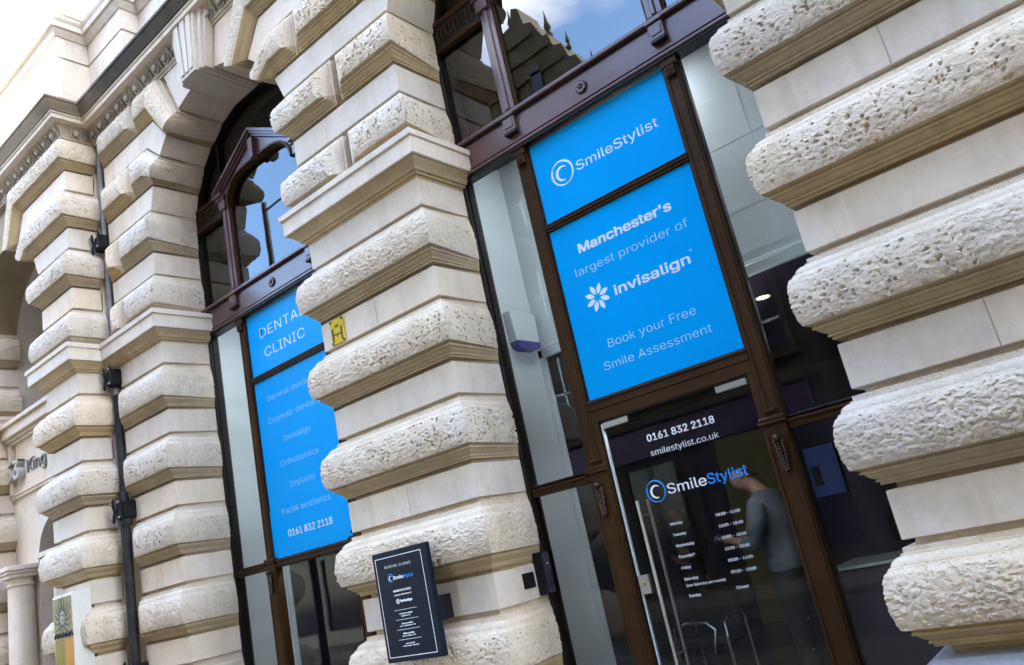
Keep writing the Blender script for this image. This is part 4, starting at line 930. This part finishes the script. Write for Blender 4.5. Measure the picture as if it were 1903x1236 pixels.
def person(base, yaw, hs, label, lean, headdown, arms, shirt, pants, longhair, build=1.0):
    """local frame: faces +x, left side +y; base on the floor"""
    cth, sth = math.cos(yaw), math.sin(yaw)
    def W(p): return (base[0]+hs*(p[0]*cth-p[1]*sth), base[1]+hs*(p[0]*sth+p[1]*cth), base[2]+hs*p[2])
    lx = lambda z: lean*max(0, z-1.0)            # forward lean above the hips
    S = lambda p, rx, ry: (W((p[0]+lx(p[2]), p[1], p[2])), rx*hs*build, ry*hs*build)
    hips = S((0, 0, .98), .135, .15); waist = S((.01, 0, 1.12), .115, .14); chest = S((.0, 0, 1.30), .13, .16); sh = S((-.01, 0, 1.44), .09, .11); nk = S((.0, 0, 1.52), .052, .052)
    hd = headdown
    n2 = S((.02+hd*.03, 0, 1.575), .055, .055); h1 = S((.035+hd*.07, 0, 1.64), .075, .072); h2 = S((.02+hd*.06, 0, 1.715), .088, .078)
    ch = [[hips, waist, chest, sh, nk, n2, h1, h2], [h1, S((.105+hd*.09, 0, 1.635-hd*.045), .035, .035)], [h1, S((.125+hd*.06, 0, 1.665-hd*.03), .014, .016)]]
    for s, (el, wr) in zip((1, -1), arms):
        ch.append([sh, S((-.01, s*.15, 1.43), .062, .062), S((-.01, s*.19, 1.38), .056, .056), S((el[0], s*el[1], el[2]), .042, .042), S((wr[0], s*wr[1], wr[2]), .028, .028)])
        d = Vector(wr)-Vector(el); d.normalize()
        palm = (wr[0]+d.x*.07, wr[1]+d.y*.07, wr[2]+d.z*.07); ch[-1].append(S((palm[0], s*palm[1], palm[2]), .030, .022))
        for q in range(4):
            o1 = (palm[0]+d.x*.02, palm[1]+(q-1.5)*.019, palm[2]+d.z*.02+.0); ln = (.045, .052, .048, .036)[q]
            ch.append([ch[-1-q][-1] if q == 0 else ch[-1-q][0] if False else S((palm[0], s*palm[1], palm[2]), .030, .022), S((o1[0]+d.x*.025, s*o1[1], o1[2]+d.z*.025), .0095, .0095), S((o1[0]+d.x*(.02+ln), s*o1[1], o1[2]+d.z*(.02+ln)-.012), .008, .008)])
        ch.append([S((palm[0], s*palm[1], palm[2]), .03, .022), S((palm[0]-.005, s*(palm[1]-.03), palm[2]+.015), .011, .011), S((palm[0]+.025, s*(palm[1]-.045), palm[2]+.02), .009, .009)])
        ch.append([hips, S((.0, s*.095, .90), .095, .095), S((.015, s*.10, .50), .062, .062), S((-.01, s*.105, .12), .042, .042), S((.0, s*.105, .055), .045, .04), S((.10, s*.115, .035), .04, .03), S((.17, s*.118, .028), .03, .022)])
    V, F, N = skinmesh(ch)
    root = empty('person', base); tag(root, label, 'person')
    mb = MB(); mb.add(V, F, 'skin')
    # ears, eyes
    for s in (1, -1):
        e = W((.0+hd*.06+lx(1.67), s*.078, 1.665)); mb.ellipsoid(e, (.018*hs, .018*hs, .03*hs), 'skin', 8, 6)
        e = W((.108+hd*.075+lx(1.69), s*.030, 1.685-hd*.02)); mb.ellipsoid(e, (.010, .010, .007), 'hair', 8, 6)
    body = mb.build('body'); objs = [body]
    z = (V[:, 2]-base[2])/hs; loc = np.array([[(p[0]-base[0])*cth+(p[1]-base[1])*sth, -(p[0]-base[0])*sth+(p[1]-base[1])*cth] for p in V])/hs
    xx = loc[:, 0]-lean*np.maximum(0, z-1.0)
    def layer(name, lo, hi, extra, off, mat):
        inz = (z > lo) & (z < hi) & extra
        keep = [f for f in F if any(inz[i] for i in f) and all(extra[i] for i in f)]
        if not keep: return
        Q = V+N*off
        if mat in ('shirt', 'trousers'): Q = Q+N*((vnoise(V*np.array([9., 9., 22.])+3, 4)-.5)*.030+(vnoise(V*np.array([24., 24., 40.]), 6)-.5)*.010)[:, None]
        Q[:, 2] = np.clip(Q[:, 2], base[2]+lo*hs, base[2]+hi*hs)
        used = sorted({i for f in keep for i in f}); mp_ = {u: k for k, u in enumerate(used)}
        b = MB(); b.add(Q[used], [[mp_[i] for i in f] for f in keep], mat); objs.append(b.build(name))
    wrz = min(arms[0][1][2], arms[1][1][2])
    d_w = np.minimum(np.linalg.norm(V-np.array(W((arms[0][1][0]+lx(arms[0][1][2]), arms[0][1][1], arms[0][1][2]))), axis=1), np.linalg.norm(V-np.array(W((arms[1][1][0]+lx(arms[1][1][2]), -arms[1][1][1], arms[1][1][2]))), axis=1))
    hand = (d_w < .13) & (xx > .12)
    layer('shirt', .97, 1.525, ~hand, .016, shirt)
    layer('trousers', .09, 1.01, (np.abs(xx) < .26) & ~hand, .012, pants)
    layer('shoes', -.1, .11, z < 9, .010, 'black')
    hx = xx-hd*.06
    if longhair: layer('hair', 1.50, 3, (z > 1.735) | (hx < .035), .016, 'hair')
    else: layer('hair', 1.64, 3, (z > 1.742) | (hx < .0), .012, 'hair')
    under(root, *objs)
person((.16, .92, FL), pi-.12, 1.055, 'man in a pale blue shirt and dark trousers looking down inside the glass door', .14, 1.0,
       [((.10, .21, 1.16), (.30, .12, 1.22)), ((.10, .21, 1.16), (.32, .10, 1.20))], 'shirt', 'trousers', False)
person((-2.30, 4.0, FL), -pi/2-.1, .985, 'person with dark brown hair in black clothes standing deep inside behind the door', .0, .2,
       [((.03, .25, 1.14), (.20, .06, 1.10)), ((.03, .25, 1.14), (.20, .05, 1.12))], 'trousers', 'trousers', True)
def chair():
    root = empty('chair', (-1.3, 2.15, FL)); tag(root, 'dark waiting chair with a curved chrome arm behind the door glass', 'chair')
    a = MB(); a.box(-1.56, -1.06, 1.95, 2.40, FL+.36, FL+.46, 'trousers', .03); s_ = a.build('seat'); a = MB(); a.box(-1.56, -1.06, 2.38, 2.45, FL+.44, FL+.82, 'trousers', .03); bk = a.build('backrest'); o = [s_, bk]
    for x in (-1.58, -1.04):
        a = MB(); pts = [(x, 1.98, FL), (x, 1.97, FL+.45), (x, 2.0, FL+.56), (x, 2.08, FL+.60), (x, 2.35, FL+.61), (x, 2.42, FL+.56), (x, 2.44, FL)]; a.tube(pts, .014, 'steel', 10); o.append(a.build('arm_frame'))
    a = MB(); a.tube([(-1.53, 1.93, .50), (-1.50, 1.93, .66), (-1.42, 1.93, .70), (-1.20, 1.93, .69), (-1.12, 1.93, .62), (-1.18, 1.93, .42)], .012, 'steel', 10); o.append(a.build('front_rail'))
    under(root, *o)
chair()
def desk():
    root = empty('reception_desk', (1.4, 1.9, FL)); tag(root, 'dark reception desk with pale glass top edge behind the right pane', 'desk')
    a = MB(); a.box(.15, 2.9, 1.75, 2.35, FL, .97, 'dark', .01); o = a.build('front'); a = MB(); a.box(.12, 2.95, 1.70, 2.40, .97, .995, 'alu', .003); p = a.build('top'); under(root, o, p)
    root = empty('monitor', (.8, 2.1, .996)); tag(root, 'computer monitor standing on the reception desk', 'monitor')
    a = MB(); a.box(.60, 1.05, 2.05, 2.08, 1.10, 1.37, 'black', .004); o = a.build('screen_case'); a = MB(); a.box(.81, .84, 2.06, 2.09, .996, 1.12, 'black'); a.box(.72, .92, 2.0, 2.14, .996, 1.006, 'black'); p = a.build('stand'); under(root, o, p)
    root = empty('wall_screen', (-.1, 3.6, 1.5)); tag(root, 'lit blue picture screen hanging deep in the reception', 'screen')
    a = MB(); a.box(-.44, -.10, 3.55, 3.60, 1.54, 2.08, 'black', .004); o = a.build('screen_case'); a = MB(); a.box(-.43, -.11, 3.545, 3.549, 1.55, 2.07, 'screen'); a.box(-.40, -.31, 3.541, 3.5445, 1.66, 1.87, 'castiron'); p = a.build('display', smooth=False); under(root, o, p)
desk()
a = MB(); a.box(-5.0, -3.6, 1.6, 1.62, 1.05, 1.075, 'alu')
o1 = a; root = empty('window_table', (-4.3, 1.7, FL)); tag(root, 'slim table with pale legs behind the lower left shop window', 'table')
o = a.build('tabletop'); L_ = [o]
for x in (-4.75, -4.25, -3.75):
    a = MB(); a.box(x, x+.04, 1.6, 1.64, FL, 1.05, 'alu', .003); L_.append(a.build('leg'))
under(root, *L_)

# ------------------------------------------------------------------ across the street
def opp_block(name, label, x0, x1, y, h, mat, storeys, win_w, parts, fascia='shopsign', step=2.6):
    root = empty(name, ((x0+x1)/2, y, 0)); tag(root, label, 'building')
    objs = []
    a = MB(); a.box(x0, x1, y-9, y, 0, h, mat); objs.append(a.build('wall', smooth=False))
    a = MB()
    for s in range(1, storeys+1):
        z = 4.2+(s-1)*(h-4.4)/storeys; a.box(x0-.1, x1+.1, y, y+.22, z-.25, z, mat, .03)
    a.box(x0-.25, x1+.25, y-.2, y+.5, h-.45, h, mat, .05); a.box(x0-.15, x1+.15, y-.1, y+.3, h-.8, h-.5, mat, .05); objs.append(a.build('string_course', smooth=False))
    a = MB(); a.box(x0+.3, x1-.3, y, y+.16, 3.2, 3.9, fascia, .02); objs.append(a.build('fascia', smooth=False))
    n = max(1, int((x1-x0)/step)); sp = (x1-x0)/n
    for i in range(n):
        cx = x0+sp*(i+.5)
        b = MB(); b.box(cx-sp*.4, cx+sp*.4, y, y+.04, .5, 3.0, 'oppglass'); b.box(cx-sp*.4, cx-sp*.36, y, y+.1, .5, 3.0, 'frameblack'); b.box(cx+sp*.36, cx+sp*.4, y, y+.1, .5, 3.0, 'frameblack'); objs.append(b.build('shop_window', smooth=False))
        for s in range(storeys):
            z = 4.2+s*(h-4.4)/storeys; hh = (h-4.4)/storeys
            b = MB(); w2 = win_w/2; b.box(cx-w2-.14, cx+w2+.14, y, y+.12, z+.25, z+hh*.85, mat); b.box(cx-w2, cx+w2, y+.10, y+.125, z+.45, z+hh*.78, 'oppglass'); b.box(cx-w2-.2, cx+w2+.2, y, y+.25, z+.3, z+.43, mat); b.box(cx-.03, cx+.03, y+.12, y+.15, z+.45, z+hh*.78, 'alu'); b.box(cx-w2, cx+w2, y+.12, y+.15, z+.3+hh*.3, z+.36+hh*.3, 'alu')
            objs.append(b.build('window', smooth=False))
    for nm, bm in parts: objs.append(bm.build(nm, smooth=False))
    under(root, *objs)
g1 = MB()
def gable(cx, w_, z0, z1, y, mat='olivestone'):
    g1.prism([(cx-w_, z0), (cx+w_, z0), (cx+w_*.75, z0+(z1-z0)*.42), (cx+w_*.4, z0+(z1-z0)*.6), (cx+w_*.22, z1), (cx-w_*.22, z1), (cx-w_*.4, z0+(z1-z0)*.7), (cx-w_*.75, z0+(z1-z0)*.45)], y-.8, y, mat)
ridge = [(-10.6, 12.6), (-9.4, 14.2), (-9.0, 14.3), (-8.75, 15.2), (-8.4, 15.3), (-8.3, 16.0), (-7.9, 16.1), (-7.75, 16.6), (-7.55, 16.5), (-7.45, 15.9), (-7.2, 15.8), (-7.05, 15.2), (-6.8, 15.15), (-6.7, 14.7), (-6.45, 14.6), (-6.3, 14.1), (-6.1, 14.05), (-5.95, 13.6), (-5.6, 13.5), (-5.4, 13.0), (-5.1, 12.9), (-4.9, 12.6)]
g1.prism(ridge, -13, -12.0, 'olivestone')
for k in range(5):
    z = 12.9+.62*k; xs = [x for x, zz in ridge if zz > z+.05]
    if xs: g1.box(min(xs)+.03, max(xs)-.03, -12, -11.90, z, z+.10, 'olivestone')
for x in (-8.3, -7.4): g1.box(x-.16, x+.16, -12, -11.90, 13.2, 14.4, 'oppglass')
for x, z, s_ in ((-8.05, 16.05, .8), (-6.9, 15.15, .9), (-6.38, 14.5, .6), (-5.8, 13.5, .6), (-5.2, 12.9, .5), (-9.2, 14.2, .8)): g1.lathe([(.10*s_, 0), (.13*s_, .15*s_), (.06*s_, .3*s_), (.12*s_, .45*s_), (.05*s_, .7*s_), (.0, 1.1*s_)], (x, -12.3, z), 'olivestone', 10)
opp_block('gabled_building', 'dark weathered gabled building with turret across the street, seen mirrored in the glass', -11.5, -2.5, -12, 12.6, 'olivestone', 3, .9, [('gable', g1)], step=1.8)
g2 = MB(); g2.prism([(4.1, 19.4), (33.9, 19.4), (33.9, 26), (4.7, 26)], -13.2, -12.6, 'slate')  # thin raised slab, added to set the shadow edge on the facade
for x in (4.5, 8.5): g2.box(x, x+.8, -14, -13, 25, 27.4, 'oppstone')
opp_block('shading_office_building', 'tall pale stone office building across the street, out of view to the right, sized to shade the facade', -1.0, 34, -12, 19.5, 'oppstone', 5, 1.2, [('shading_slab', g2)])
opp_block('distant_stone_block', 'low pale stone block far along the street, mirrored in the left window', -40, -17, -14, 11, 'oppstone', 2, 1.2, [])
def lamp():
    root = empty('street_lamp', (-10.96, -5.0, 0)); tag(root, 'dark street lamp with a straight arm, seen only mirrored in the arched window', 'street lamp')
    a = MB(); a.tube([(-10.96, -5, 0), (-10.96, -5, 10.25)], [.085, .06], 'black', 14); p = a.build('pole'); a = MB(); a.tube([(-10.96, -5, 10.05), (-9.3, -5, 10.08)], .024, 'black', 10); ar = a.build('arm')
    a = MB(); a.box(-9.35, -8.75, -5.12, -4.88, 10.0, 10.14, 'black', .03); hd_ = a.build('lamp_head'); under(root, p, ar, hd_)
lamp()
